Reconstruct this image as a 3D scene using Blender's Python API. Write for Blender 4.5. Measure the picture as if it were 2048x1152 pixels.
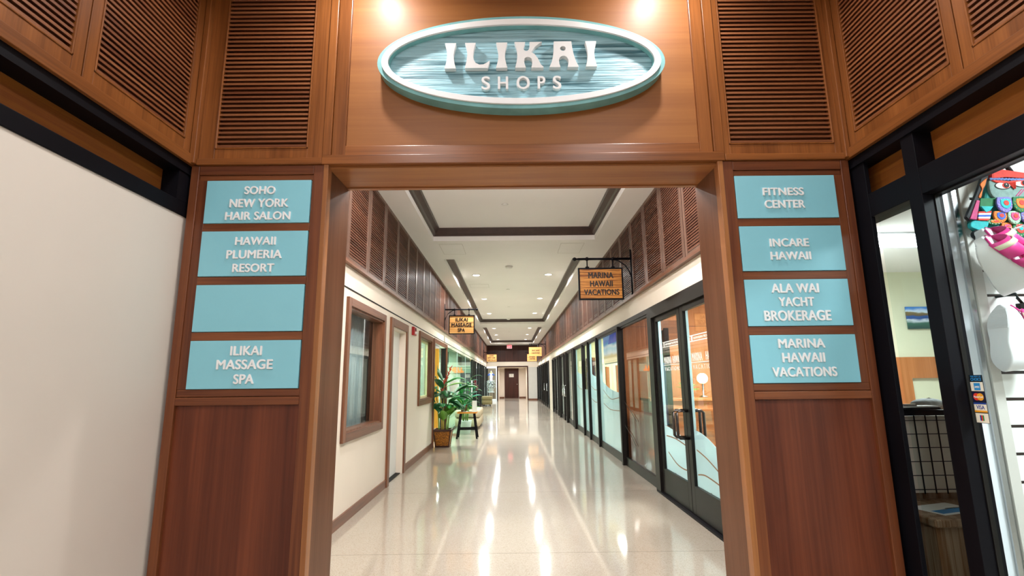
import bpy, math, random
from mathutils import Vector, Matrix
R = math.radians
random.seed(7)
for o in list(bpy.data.objects):
    bpy.data.objects.remove(o)
SC = bpy.context.scene
COL = SC.collection

# ---------------------------------------------------------------- camera
def make_camera():
    f, p, y, r = 1001.547, R(10.3955), R(-0.1802), R(-0.6088)
    fw = Vector((-math.sin(y)*math.cos(p), math.cos(y)*math.cos(p), math.sin(p)))
    ri = Vector((math.cos(y), math.sin(y), 0))
    up = ri.cross(fw)
    rr = math.cos(r)*ri + math.sin(r)*up
    uu = -math.sin(r)*ri + math.cos(r)*up
    cd = bpy.data.cameras.new('camera')
    cd.sensor_fit = 'HORIZONTAL'; cd.sensor_width = 36; cd.lens = 36*f/2048
    cd.clip_start = .05; cd.clip_end = 200
    co = bpy.data.objects.new('camera', cd); COL.objects.link(co)
    m = Matrix.Identity(4)
    for i in range(3):
        m[i][0] = rr[i]; m[i][1] = uu[i]; m[i][2] = -fw[i]
    m[0][3], m[1][3], m[2][3] = 0, 0, 1.35
    co.matrix_world = m
    SC.camera = co
make_camera()

# ---------------------------------------------------------------- world, exposure, large lights
W = bpy.data.worlds.new('world'); SC.world = W; W.use_nodes = True
W.node_tree.nodes['Background'].inputs[0].default_value = (.9, .95, 1, 1)
W.node_tree.nodes['Background'].inputs[1].default_value = .25
vs = SC.view_settings
vs.view_transform = 'Standard'; vs.look = 'None'; vs.gamma = 1; vs.use_curve_mapping = False
vs.exposure = 0.72
WARM = (1, .985, .965)
NEUT = (1, .99, .98)
COOL = (.9, .96, 1)
def area(name, loc, sx, sy, watts, color=NEUT, spread=170, rot=(0, 0, 0), shape='RECTANGLE'):
    l = bpy.data.lights.new(name, 'AREA'); l.shape = shape; l.size = sx
    if shape == 'RECTANGLE': l.size_y = sy
    l.energy = watts; l.color = color; l.spread = R(spread)
    o = bpy.data.objects.new(name, l); COL.objects.link(o); o.location = loc; o.rotation_euler = rot
    return o
HALL_LAMP_W = 31.5
SPOT_W = 9
DOWN_W = 50
# ceiling panels of the front hall, behind the viewpoint
for hx in (-.85, .95):
    for hy, k in ((.4, .55), (-2.4, 1.45)):
        area('hall_light', (hx, hy, 3.76), .6, .6, HALL_LAMP_W*k, (.89, .95, 1))

# unseen fill light added to brighten the ceiling just inside the portal
_l = bpy.data.lights.new('portal_fill', 'POINT'); _l.energy = 85; _l.color = WARM; _l.shadow_soft_size = .14
_o = bpy.data.objects.new('portal_fill', _l); COL.objects.link(_o); _o.location = (.07, 3.75, 3.45)

# ---------------------------------------------------------------- helpers
def lin(h):
    h = h.lstrip('#'); v = [int(h[i:i+2], 16)/255 for i in (0, 2, 4)]
    return tuple(c/12.92 if c <= .04045 else ((c+.055)/1.055)**2.4 for c in v) + (1,)
MATS = {}
def newmat(name):
    m = bpy.data.materials.new(name); m.use_nodes = True
    nt = m.node_tree; b = nt.nodes['Principled BSDF']
    MATS[name] = m
    return m, nt, b
def N(nt, kind, **kw):
    n = nt.nodes.new(kind)
    for k, v in kw.items():
        if k in n.inputs: n.inputs[k].default_value = v
        else: setattr(n, k, v)
    return n
def plain(name, hexc, rough=.5, metal=0, spec=.5, noise=.06, nscale=6, bump=0, bscale=200, emit=0):
    """A painted or plain surface with a slight uneven tone."""
    m, nt, b = newmat(name); c = lin(hexc)
    tc = N(nt, 'ShaderNodeTexCoord'); nz = N(nt, 'ShaderNodeTexNoise', Scale=nscale, Detail=4.0)
    nt.links.new(tc.outputs['Object'], nz.inputs['Vector'])
    rp = N(nt, 'ShaderNodeValToRGB')
    rp.color_ramp.elements[0].position = .3; rp.color_ramp.elements[1].position = .7
    rp.color_ramp.elements[0].color = tuple(x*(1-noise) for x in c[:3])+(1,)
    rp.color_ramp.elements[1].color = tuple(min(1, x*(1+noise)) for x in c[:3])+(1,)
    nt.links.new(nz.outputs['Fac'], rp.inputs[0]); nt.links.new(rp.outputs[0], b.inputs['Base Color'])
    b.inputs['Roughness'].default_value = rough; b.inputs['Metallic'].default_value = metal
    b.inputs['Specular IOR Level'].default_value = spec
    if bump:
        n2 = N(nt, 'ShaderNodeTexNoise', Scale=bscale, Detail=2.0); bp = N(nt, 'ShaderNodeBump', Strength=bump, Distance=.002)
        nt.links.new(tc.outputs['Object'], n2.inputs['Vector'])
        nt.links.new(n2.outputs['Fac'], bp.inputs['Height']); nt.links.new(bp.outputs[0], b.inputs['Normal'])
    if emit:
        nt.links.new(rp.outputs[0], b.inputs['Emission Color']); b.inputs['Emission Strength'].default_value = emit
    return m
def wood(name, dark, light, axis='z', rough=.38, scale=1.0, coat=.25, bump=.15, contrast=1.0):
    """Stained wood; the grain runs along AXIS."""
    m, nt, b = newmat(name)
    tc = N(nt, 'ShaderNodeTexCoord'); mp = N(nt, 'ShaderNodeMapping')
    s = [14*scale]*3; s['xyz'.index(axis)] = .55*scale
    mp.inputs['Scale'].default_value = s
    oi = N(nt, 'ShaderNodeObjectInfo'); ad = N(nt, 'ShaderNodeVectorMath', operation='ADD'); ml = N(nt, 'ShaderNodeMath', operation='MULTIPLY'); ml.inputs[1].default_value = 37
    nt.links.new(oi.outputs['Random'], ml.inputs[0])
    nt.links.new(tc.outputs['Object'], ad.inputs[0]); nt.links.new(ml.outputs[0], ad.inputs[1])
    nt.links.new(ad.outputs[0], mp.inputs['Vector'])
    n1 = N(nt, 'ShaderNodeTexNoise', Scale=1.0, Detail=6.0, Roughness=.62, Distortion=.25)
    nt.links.new(mp.outputs[0], n1.inputs['Vector'])
    mp2 = N(nt, 'ShaderNodeMapping'); s2 = [120*scale]*3; s2['xyz'.index(axis)] = 3*scale
    mp2.inputs['Scale'].default_value = s2
    nt.links.new(ad.outputs[0], mp2.inputs['Vector'])
    n2 = N(nt, 'ShaderNodeTexNoise', Scale=1.0, Detail=2.0)
    nt.links.new(mp2.outputs[0], n2.inputs['Vector'])
    mix = N(nt, 'ShaderNodeMath', operation='MULTIPLY_ADD'); mix.inputs[1].default_value = .35
    nt.links.new(n2.outputs['Fac'], mix.inputs[0]); nt.links.new(n1.outputs['Fac'], mix.inputs[2])
    rp = N(nt, 'ShaderNodeValToRGB')
    rp.color_ramp.elements[0].position = .675-.2/contrast; rp.color_ramp.elements[1].position = .675+.2/contrast
    rp.color_ramp.elements[0].color = lin(dark); rp.color_ramp.elements[1].color = lin(light)
    nt.links.new(mix.outputs[0], rp.inputs[0]); nt.links.new(rp.outputs[0], b.inputs['Base Color'])
    b.inputs['Roughness'].default_value = rough
    b.inputs['Specular IOR Level'].default_value = .28
    b.inputs['Coat Weight'].default_value = coat*.6; b.inputs['Coat Roughness'].default_value = .22
    bp = N(nt, 'ShaderNodeBump', Strength=bump, Distance=.0015)
    nt.links.new(mix.outputs[0], bp.inputs['Height']); nt.links.new(bp.outputs[0], b.inputs['Normal'])
    return m
def glass(name, tint=(.93, .97, .96), ior=1.5, rough=.01, body=0, bodycol=(.8, .9, .9)):
    m, nt, b = newmat(name); nt.nodes.remove(b)
    out = nt.nodes['Material Output']
    tr = N(nt, 'ShaderNodeBsdfTransparent'); tr.inputs[0].default_value = tint+(1,)
    gl = N(nt, 'ShaderNodeBsdfGlossy'); gl.inputs['Roughness'].default_value = rough
    fr = N(nt, 'ShaderNodeFresnel'); fr.inputs['IOR'].default_value = ior
    tc = N(nt, 'ShaderNodeTexCoord'); nz = N(nt, 'ShaderNodeTexNoise', Scale=.9, Detail=1.0)
    bp = N(nt, 'ShaderNodeBump', Strength=.04, Distance=.02)
    nt.links.new(tc.outputs['Object'], nz.inputs['Vector']); nt.links.new(nz.outputs['Fac'], bp.inputs['Height'])
    nt.links.new(bp.outputs[0], gl.inputs['Normal'])
    ge = N(nt, 'ShaderNodeNewGeometry'); iv = N(nt, 'ShaderNodeMath', operation='SUBTRACT'); iv.inputs[0].default_value = 1
    nt.links.new(ge.outputs['Backfacing'], iv.inputs[1]); fm = N(nt, 'ShaderNodeMath', operation='MULTIPLY')
    nt.links.new(fr.outputs[0], fm.inputs[0]); nt.links.new(iv.outputs[0], fm.inputs[1])
    mx = N(nt, 'ShaderNodeMixShader')
    nt.links.new(fm.outputs[0], mx.inputs[0]); nt.links.new(tr.outputs[0], mx.inputs[1]); nt.links.new(gl.outputs[0], mx.inputs[2])
    last = mx
    if body:
        df = N(nt, 'ShaderNodeBsdfDiffuse'); df.inputs[0].default_value = bodycol+(1,)
        m2 = N(nt, 'ShaderNodeMixShader'); m2.inputs[0].default_value = body
        nt.links.new(mx.outputs[0], m2.inputs[1]); nt.links.new(df.outputs[0], m2.inputs[2]); last = m2
    nt.links.new(last.outputs[0], out.inputs[0])
    return m
def frosted(name, hexc, trans=.6):
    m, nt, b = newmat(name); out = nt.nodes['Material Output']
    c = lin(hexc)
    b.inputs['Base Color'].default_value = c; b.inputs['Roughness'].default_value = .35
    t = N(nt, 'ShaderNodeBsdfTranslucent'); t.inputs[0].default_value = c
    nz = N(nt, 'ShaderNodeTexNoise', Scale=3.0); tc = N(nt, 'ShaderNodeTexCoord'); nt.links.new(tc.outputs['Object'], nz.inputs['Vector'])
    rr = N(nt, 'ShaderNodeMapRange'); rr.inputs['To Min'].default_value = trans-.05; rr.inputs['To Max'].default_value = trans+.05
    nt.links.new(nz.outputs['Fac'], rr.inputs['Value'])
    mx = N(nt, 'ShaderNodeMixShader'); nt.links.new(rr.outputs[0], mx.inputs[0])
    nt.links.new(b.outputs[0], mx.inputs[1]); nt.links.new(t.outputs[0], mx.inputs[2]); nt.links.new(mx.outputs[0], out.inputs[0])
    return m
def emitter(name, hexc, s):
    m, nt, b = newmat(name)
    b.inputs['Base Color'].default_value = lin(hexc); b.inputs['Emission Color'].default_value = lin(hexc); b.inputs['Emission Strength'].default_value = s
    return m

class MB:
    def __init__(s): s.v = []; s.f = []
    def add(s, vs_, fs):
        n = len(s.v); s.v += [tuple(p) for p in vs_]; s.f += [tuple(i+n for i in f) for f in fs]; return s
    def box(s, x0, x1, y0, y1, z0, z1):
        x0, x1 = min(x0, x1), max(x0, x1); y0, y1 = min(y0, y1), max(y0, y1); z0, z1 = min(z0, z1), max(z0, z1)
        return s.add([(x0,y0,z0),(x1,y0,z0),(x1,y1,z0),(x0,y1,z0),(x0,y0,z1),(x1,y0,z1),(x1,y1,z1),(x0,y1,z1)],
                     [(0,3,2,1),(4,5,6,7),(0,1,5,4),(1,2,6,5),(2,3,7,6),(3,0,4,7)])
    def hexa(s, lo, hi):
        """a box with free corners: four bottom points, four top points"""
        return s.add(list(lo)+list(hi), [(0,3,2,1),(4,5,6,7),(0,1,5,4),(1,2,6,5),(2,3,7,6),(3,0,4,7)])
    def prism(s, pts, axis, a0, a1):
        """extrude a 2-D outline along an axis. axis y: pts are (x,z); x: (y,z); z: (x,y)"""
        def p3(p, a): return {'y': (p[0], a, p[1]), 'x': (a, p[0], p[1]), 'z': (p[0], p[1], a)}[axis]
        n = len(pts)
        vs_ = [p3(p, a0) for p in pts]+[p3(p, a1) for p in pts]
        fs = [tuple(range(n)), tuple(range(2*n-1, n-1, -1))]+[(i, n+i, n+(i+1) % n, (i+1) % n) for i in range(n)]
        return s.add(vs_, fs)
    def ring(s, rings, close=True, caps=True):
        n = len(rings[0]); vs_ = [p for r in rings for p in r]; fs = []
        for k in range(len(rings)-1):
            for i in range(n if close else n-1):
                j = (i+1) % n
                fs.append((k*n+i, k*n+j, (k+1)*n+j, (k+1)*n+i))
        if caps: fs += [tuple(range(n-1, -1, -1)), tuple(range((len(rings)-1)*n, len(rings)*n))]
        return s.add(vs_, fs)
    def lathe(s, prof, c=(0,0,0), n=24, axis='z', sx=1, sy=1):
        rings = []
        for r, h in prof:
            q = []
            for i in range(n):
                a = 2*math.pi*i/n; u, w = r*math.cos(a)*sx, r*math.sin(a)*sy
                q.append({'z': (c[0]+u, c[1]+w, c[2]+h), 'y': (c[0]+u, c[1]+h, c[2]+w), 'x': (c[0]+h, c[1]+u, c[2]+w)}[axis])
            rings.append(q)
        return s.ring(rings)
    def tube(s, pts, rad, n=8):
        pts = [Vector(p) for p in pts]; rings = []
        rr = rad if isinstance(rad, (list, tuple)) else [rad]*len(pts)
        for i, p in enumerate(pts):
            d = (pts[min(i+1, len(pts)-1)]-pts[max(i-1, 0)]).normalized()
            a = Vector((0,0,1)) if abs(d.z) < .9 else Vector((1,0,0))
            u = d.cross(a).normalized(); w = d.cross(u)
            rings.append([tuple(p+(u*math.cos(2*math.pi*k/n)+w*math.sin(2*math.pi*k/n))*rr[i]) for k in range(n)])
        return s.ring(rings)
    def blob(s, c, r, nu=12, nv=8):
        rings = []
        for j in range(1, nv):
            t = math.pi*j/nv
            rings.append([(c[0]+r[0]*math.sin(t)*math.cos(2*math.pi*i/nu), c[1]+r[1]*math.sin(t)*math.sin(2*math.pi*i/nu), c[2]-r[2]*math.cos(t)) for i in range(nu)])
        return s.ring(rings)
    def mesh(s, name):
        me = bpy.data.meshes.new(name); me.from_pydata(s.v, [], s.f)
        import bmesh
        b = bmesh.new(); b.from_mesh(me); bmesh.ops.recalc_face_normals(b, faces=b.faces); b.to_mesh(me); b.free()
        return me
    def build(s, name, mat, parent=None, smooth=False, bevel=0):
        return link(name, s.mesh(name), mat, parent, smooth, bevel)
def link(name, me, mat, parent=None, smooth=False, bevel=0):
    o = bpy.data.objects.new(name, me); COL.objects.link(o)
    if not me.materials: me.materials.append(MATS[mat] if isinstance(mat, str) else mat)
    if smooth:
        for p in me.polygons: p.use_smooth = True
    if bevel:
        b = o.modifiers.new('edge', 'BEVEL'); b.width = bevel; b.segments = 2; b.limit_method = 'ANGLE'; b.angle_limit = R(40)
    if parent: o.parent = parent
    return o
def tag(o, label, cat, group=None, kind=None):
    o['label'] = label; o['category'] = cat
    if group: o['group'] = group
    if kind: o['kind'] = kind
    return o
def thing(name, label, cat, loc=(0,0,0), rz=0, group=None, kind=None):
    o = bpy.data.objects.new(name, None); COL.objects.link(o); o.empty_display_size = .1
    o.location = loc; o.rotation_euler = (0, 0, rz)
    return tag(o, label, cat, group, kind)
def struct(o):
    o['kind'] = 'structure'; return o
def room(name, loc=(0,0,0)):
    o = bpy.data.objects.new(name, None); COL.objects.link(o); o.empty_display_size = .1; o.location = loc
    return struct(o)
def copy_tree(o, parent=None):
    c = o.copy(); COL.objects.link(c); c.parent = parent
    for ch in list(o.children): copy_tree(ch, c)
    return c
ORD = ('first second third fourth fifth sixth seventh eighth ninth tenth eleventh twelfth thirteenth fourteenth fifteenth sixteenth seventeenth eighteenth nineteenth twentieth '
       'twenty-first twenty-second twenty-third twenty-fourth twenty-fifth twenty-sixth twenty-seventh twenty-eighth twenty-ninth thirtieth thirty-first thirty-second thirty-third '
       'thirty-fourth thirty-fifth thirty-sixth thirty-seventh thirty-eighth thirty-ninth fortieth forty-first forty-second forty-third forty-fourth').split()

_txt = {}
def text_verts(t, bold, ext):
    k = (t, bold, ext)
    if k not in _txt:
        cu = bpy.data.curves.new('t', 'FONT'); cu.body = t; cu.size = 1; cu.offset = bold; cu.resolution_u = 6; cu.space_character = 1.04
        cu.extrude = .5
        o = bpy.data.objects.new('t', cu); COL.objects.link(o)
        bpy.context.view_layer.update()
        me = bpy.data.meshes.new_from_object(o.evaluated_get(bpy.context.evaluated_depsgraph_get()))
        bpy.data.objects.remove(o)
        v = [tuple(x.co) for x in me.vertices]; f = [tuple(p.vertices) for p in me.polygons]
        _txt[k] = (v, f)
    return _txt[k]
def lettering(name, rows, mapping, depth, mat, parent=None, bold=.018):
    """rows: (text, (u0, u1, v0, v1)); each line is fitted to its box and is a part. mapping(u, v, w) -> point, w = 0 at the board, depth at the front"""
    for t, (u0, u1, v0, v1) in rows:
        mb = MB(); v, f = text_verts(t, 0, 1); h = v1-v0; e = bold*h*1.5
        xs = [p[0] for p in v]; ys = [p[1] for p in v]; x0, x1, y0, y1 = min(xs), max(xs), min(ys), max(ys)
        for k, (dx, dv) in enumerate(((0, 0), (-e, 0), (e, 0), (-e*.5, e*.8), (e*.5, -e*.8)) if bold > .005 else ((0, 0),)):
            mb.add([mapping(u0+e+dx+(p[0]-x0)/(x1-x0)*(u1-u0-2*e), v0+dv+(p[1]-y0)/(y1-y0)*h, (p[2]+.5)*depth*(1-.03*k)) for p in v], f)
        o = mb.build(name, mat, parent)
    return o
def facing_front(y): return lambda u, v, w: (u, y-w, v)          # read from -Y
def shape_mesh(name, outlines, mapping, depth, mat, parent=None, bevel=0):
    """filled outlines (later ones inside earlier ones cut holes), extruded"""
    cu = bpy.data.curves.new('s', 'CURVE'); cu.dimensions = '2D'; cu.fill_mode = 'BOTH'; cu.extrude = .5
    for pts in outlines:
        sp = cu.splines.new('POLY'); sp.points.add(len(pts)-1); sp.use_cyclic_u = True
        for i, p in enumerate(pts): sp.points[i].co = (p[0], p[1], 0, 1)
    o = bpy.data.objects.new('s', cu); COL.objects.link(o); bpy.context.view_layer.update()
    me = bpy.data.meshes.new_from_object(o.evaluated_get(bpy.context.evaluated_depsgraph_get()))
    bpy.data.objects.remove(o)
    mb = MB(); mb.add([mapping(v.co.x, v.co.y, (v.co.z+.5)*depth) for v in me.vertices], [tuple(p.vertices) for p in me.polygons])
    return mb.build(name, mat, parent, bevel=bevel)

# ---------------------------------------------------------------- materials
wood('wood_front', '#6b3b18', '#965a2c', 'z', rough=.34)
wood('wood_front_x', '#6b3b18', '#965a2c', 'x', rough=.34)
wood('wood_front_y', '#6b3b18', '#965a2c', 'y', rough=.34)
wood('wood_header', '#824a1f', '#a66a34', 'x', rough=.5, scale=.6, coat=.2, contrast=.6)
MATS['wood_header'].node_tree.nodes['Principled BSDF'].inputs['Coat Roughness'].default_value = .33
wood('wood_edge', '#83502c', '#a0683c', 'z', rough=.35)
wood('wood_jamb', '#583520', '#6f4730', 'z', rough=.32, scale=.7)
wood('wood_soffit', '#8a5230', '#a8703f', 'x', rough=.35)
wood('wood_column', '#572b18', '#7e4727', 'z', rough=.42, scale=.7)
wood('wood_column_x', '#572b18', '#874d2a', 'x', rough=.42)
wood('wood_panel_dark', '#4a1f12', '#743a22', 'z', rough=.4, scale=.55, coat=.2)
wood('wood_slat', '#6a3a22', '#98603c', 'x', rough=.4)
wood('wood_slat_hall', '#46281d', '#6f4533', 'x', rough=.55, coat=.05)
wood('wood_hall', '#573f34', '#785a4c', 'z', rough=.42, coat=.15)
wood('wood_trim_hall', '#5d3a2a', '#84563f', 'y', rough=.38)
wood('wood_trim_hall_z', '#5d3a2a', '#8a5a3f', 'z', rough=.38)
wood('wood_end', '#2e120b', '#4c2216', 'z', rough=.4)
wood('fascia_brown', '#87491b', '#a0601f', 'y', rough=.6, coat=0, scale=2, bump=.03)
plain('black_metal', '#0d0c11', rough=.5, spec=.12, noise=.15, nscale=4)
plain('bronze_frame', '#171412', rough=.42, spec=.25, noise=.12)
plain('dark_gap', '#0c0807', rough=.8)
plain('cream_wall', '#e8dccb', rough=.55, noise=.025, nscale=1.5, bump=.05, bscale=60)
plain('cream_hall', '#e4d8cb', rough=.6, noise=.03, nscale=1.2, bump=.05, bscale=60)
plain('ceiling_paint', '#f6f4f1', rough=.7, noise=.02, nscale=.8)
plain('crown_dark', '#3e2c27', rough=.4, noise=.2, nscale=8)
plain('white_paint', '#eeeeea', rough=.5, noise=.02)
plain('grey_wall', '#cfcbc4', rough=.6, noise=.02)
plain('tan_wall', '#a08f7c', rough=.6)
plain('white_metal', '#e6eaf0', rough=.35, noise=.03)
plain('white_letter', '#ebe9e8', rough=.45, noise=.02)
plain('sign_blue', '#85c3d0', rough=.45, noise=.03, nscale=2)
plain('sign_teal', '#7ab4b4', rough=.5, noise=.16, nscale=9)
plain('black_letter', '#120c08', rough=.5)
plain('pale_green', '#ccdacb', rough=.6)
plain('lime_wall', '#dedfae', rough=.6)
plain('yellow_paint', '#e0a32c', rough=.45)
plain('yellow_green_wall', '#dfe2c4', rough=.6, noise=.02)
plain('red_plastic', '#a8191b', rough=.35)
plain('chrome', '#c8cacc', rough=.2, metal=1)
plain('dark_handle', '#4a4542', rough=.25, metal=.9)
emitter('lamp_lens', '#fff6e8', 14)
emitter('tube_panel', '#f4fbff', 5)
emitter('exit_red', '#ff3048', 1.6)
emitter('neon_orange', '#ff7a2a', 2.2)
glass('shop_glass')
glass('display_glass', ior=1.25)
glass('mirror_glass', tint=(.62, .6, .58), ior=2.3)
glass('leaf_glass', tint=(.85, .95, .91), ior=1.4)
glass('spa_glass', tint=(.84, .95, .9))
frosted('frost_film', '#e0f3f8', .5)
def mat_terrazzo():
    m, nt, b = newmat('terrazzo')
    tc = N(nt, 'ShaderNodeTexCoord')
    v = N(nt, 'ShaderNodeTexVoronoi', Scale=210.0); nt.links.new(tc.outputs['Object'], v.inputs['Vector'])
    sep = N(nt, 'ShaderNodeSeparateColor'); nt.links.new(v.outputs['Color'], sep.inputs[0])
    rp = N(nt, 'ShaderNodeValToRGB'); e = rp.color_ramp.elements
    e[0].position = 0; e[0].color = lin('#b09d86'); e[1].position = 1; e[1].color = lin('#e0d4c4')
    for p, c in ((.1, '#c2b19b'), (.25, '#d0c2af'), (.75, '#d6c9b8')):
        q = rp.color_ramp.elements.new(p); q.color = lin(c)
    nt.links.new(sep.outputs[0], rp.inputs[0])
    n = N(nt, 'ShaderNodeTexNoise', Scale=.7, Detail=5.0); nt.links.new(tc.outputs['Object'], n.inputs['Vector'])
    r2 = N(nt, 'ShaderNodeValToRGB'); r2.color_ramp.elements[0].color = (.55, .545, .535, 1); r2.color_ramp.elements[1].color = (.67, .67, .67, 1)
    nt.links.new(n.outputs['Fac'], r2.inputs[0])
    mx = N(nt, 'ShaderNodeMix', data_type='RGBA', blend_type='MULTIPLY'); mx.inputs[0].default_value = 1
    nt.links.new(rp.outputs[0], mx.inputs[6]); nt.links.new(r2.outputs[0], mx.inputs[7])
    # joints across the hall every 2.17 m
    sx = N(nt, 'ShaderNodeSeparateXYZ'); nt.links.new(tc.outputs['Object'], sx.inputs[0])
    a = N(nt, 'ShaderNodeMath', operation='SUBTRACT'); a.inputs[1].default_value = 4.28
    d = N(nt, 'ShaderNodeMath', operation='DIVIDE'); d.inputs[1].default_value = 2.19
    fr = N(nt, 'ShaderNodeMath', operation='PINGPONG'); fr.inputs[1].default_value = .5
    lt = N(nt, 'ShaderNodeMath', operation='LESS_THAN'); lt.inputs[1].default_value = .0016
    nt.links.new(sx.outputs[1], a.inputs[0]); nt.links.new(a.outputs[0], d.inputs[0]); nt.links.new(d.outputs[0], fr.inputs[0]); nt.links.new(fr.outputs[0], lt.inputs[0])
    m2 = N(nt, 'ShaderNodeMix', data_type='RGBA'); nt.links.new(lt.outputs[0], m2.inputs[0]); nt.links.new(mx.outputs[2], m2.inputs[6]); m2.inputs[7].default_value = lin('#6f6558')
    nt.links.new(m2.outputs[2], b.inputs['Base Color'])
    b.inputs['Roughness'].default_value = .4; b.inputs['Specular IOR Level'].default_value = .2
    b.inputs['Coat Weight'].default_value = .9; b.inputs['Coat Roughness'].default_value = .07; b.inputs['Coat IOR'].default_value = 1.6
    mp = N(nt, 'ShaderNodeMapping'); mp.inputs['Scale'].default_value = (2.2, .8, 1); nt.links.new(tc.outputs['Object'], mp.inputs['Vector'])
    nz = N(nt, 'ShaderNodeTexNoise', Scale=1.6, Detail=2.0); nt.links.new(mp.outputs[0], nz.inputs['Vector'])
    bp = N(nt, 'ShaderNodeBump', Strength=.07, Distance=.01); nt.links.new(nz.outputs['Fac'], bp.inputs['Height'])
    nt.links.new(bp.outputs[0], b.inputs['Normal']); nt.links.new(bp.outputs[0], b.inputs['Coat Normal'])
mat_terrazzo()
def mat_carved():
    """sandblasted cedar field of the oval sign, painted blue green"""
    m, nt, b = newmat('carved_blue')
    tc = N(nt, 'ShaderNodeTexCoord'); mp = N(nt, 'ShaderNodeMapping'); mp.inputs['Scale'].default_value = (1.1, 1, 40)
    nt.links.new(tc.outputs['Object'], mp.inputs['Vector'])
    w = N(nt, 'ShaderNodeTexNoise', Scale=1.0, Detail=4.0, Roughness=.6, Distortion=.35); nt.links.new(mp.outputs[0], w.inputs['Vector'])
    rp = N(nt, 'ShaderNodeValToRGB'); e = rp.color_ramp.elements
    e[0].position = .37; e[0].color = lin('#42717d'); e[1].position = .5; e[1].color = lin('#a6d2de')
    nt.links.new(w.outputs['Fac'], rp.inputs[0]); nt.links.new(rp.outputs[0], b.inputs['Base Color'])
    b.inputs['Roughness'].default_value = .38
    bp = N(nt, 'ShaderNodeBump', Strength=1.0, Distance=.02); nt.links.new(w.outputs['Fac'], bp.inputs['Height']); nt.links.new(bp.outputs[0], b.inputs['Normal'])
mat_carved()
wood('zebra_wood', '#7a4012', '#d9964a', 'x', rough=.45, scale=3.2, contrast=1.6, bump=.4)
wood('pale_board', '#c98a45', '#efbd78', 'x', rough=.5, scale=2.2, bump=.3)
wood('counter_oak', '#7d5738', '#a98f75', 'z', rough=.5, scale=1.6, contrast=2.2)
wood('office_wood', '#a8632f', '#c98450', 'z', rough=.4, scale=.5)
wood('stool_top', '#c8731f', '#e69a3f', 'x', rough=.35)

# ---------------------------------------------------------------- the setting
XL, XR, ZC = -1.648, 1.818, 3.70        # corridor wall faces, corridor ceiling
YF, YB = 2.565, 2.83                    # front and back of the timber portal
HL, HR = -1.729, 1.853                  # faces of the louver bands in the front hall
LEFT_Z, YE = 2.285, 34.7

f = MB().box(-9, 9, -6, 46, -.12, 0).build('floor', 'terrazzo'); struct(f)

def corridor_ceiling():
    o = room('ceiling')
    mb = MB(); T = .06
    trays = [(3.25, 8.29), (9.62, 21.3), (22.72, 33.0)]
    mb.box(XL-.1, -1.31, YB, YE, ZC, ZC+T); mb.box(1.45, XR+.1, YB, YE, ZC, ZC+T)
    y = YB
    for a, b in trays+[(YE, YE)]:
        mb.box(-1.31, 1.45, y, a, ZC, ZC+T); y = b
    mb.build('soffit', 'ceiling_paint', o)
    for a, b in trays:
        t = MB()
        t.box(-1.36, -1.31, a-.05, b+.05, ZC+T, 3.96); t.box(1.45, 1.50, a-.05, b+.05, ZC+T, 3.96)
        t.box(-1.31, 1.45, a-.05, a, ZC+T, 3.96); t.box(-1.31, 1.45, b, b+.05, ZC+T, 3.96)
        t.box(-1.31, 1.45, a, b, 3.9, 3.96)
        t.build('tray', 'ceiling_paint', o)
        prof = [(0, .0), (.018, .0), (.026, .012), (.05, .03), (.085, .075), (.1, .095), (.115, .1), (.115, .118), (0, .118)]
        c = MB(); rings = []
        for d, h in prof:
            rings.append([(-1.31+d, a+d, 3.782+h), (1.45-d, a+d, 3.782+h), (1.45-d, b-d, 3.782+h), (-1.31+d, b-d, 3.782+h)])
        c.ring(rings+[rings[0]], caps=False)
        c.build('crown_moulding', 'crown_dark', o)
corridor_ceiling()
struct(MB().box(-2.2, 2.4, -4, YB, 3.80, 3.86).build('ceiling_hall', 'ceiling_paint'))

def left_wall():
    o = room('wall_left'); mb = MB(); a, b = XL-.1, XL
    z2 = 2.56
    # solid runs and the pieces above and below each opening: (y0, y1, sill, head)
    mb.box(a, b, YB, 5.06, 0, z2)
    mb.box(a, b, 5.06, 6.42, 0, .85); mb.box(a, b, 5.06, 6.42, 2.11, z2)
    mb.box(a, b, 6.42, 6.92, 0, z2)
    mb.box(a, b, 6.92, 7.83, 2.10, z2)
    mb.box(a, b, 7.83, 9.07, 0, z2)
    mb.box(a, b, 9.07, 10.38, 0, 1.01); mb.box(a, b, 9.07, 10.38, 2.14, z2)
    mb.box(a, b, 10.38, 10.76, 0, z2)
    mb.box(a, b, 10.76, YE, 2.2, z2)
    mb.build('plaster', 'cream_wall', o)
    # dark groove and the sloped ledge below the louvers
    MB().box(XL-.002, XL+.004, YB, YE, 2.277, 2.292).build('groove_line', 'dark_gap', o)
    MB().box(XL-.1, XL+.05, YB, YE, 2.515, 2.55).build('ledge', 'wood_trim_hall', o)
    MB().box(XL-.14, XL-.06, YB, YE, 2.55, ZC).build('backing', 'dark_gap', o)
left_wall()
def right_wall():
    o = room('wall_right')
    MB().box(XR, XR+.12, YB, YE, 2.25, 2.515).build('plaster', 'cream_wall', o)
    MB().box(XR-.05, XR+.12, YB, YE, 2.515, 2.55).build('ledge', 'wood_trim_hall', o)
    MB().box(XR+.06, XR+.14, YB, YE, 2.55, ZC).build('backing', 'dark_gap', o)
    MB().box(XR-.01, XR+.12, 22.05, 24.15, 0, 2.25).build('pier', 'cream_wall', o)
    MB().box(XR, XR+.1, YB, 4.22, 0, 2.25).build('infill', 'bronze_frame', o)
right_wall()
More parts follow.
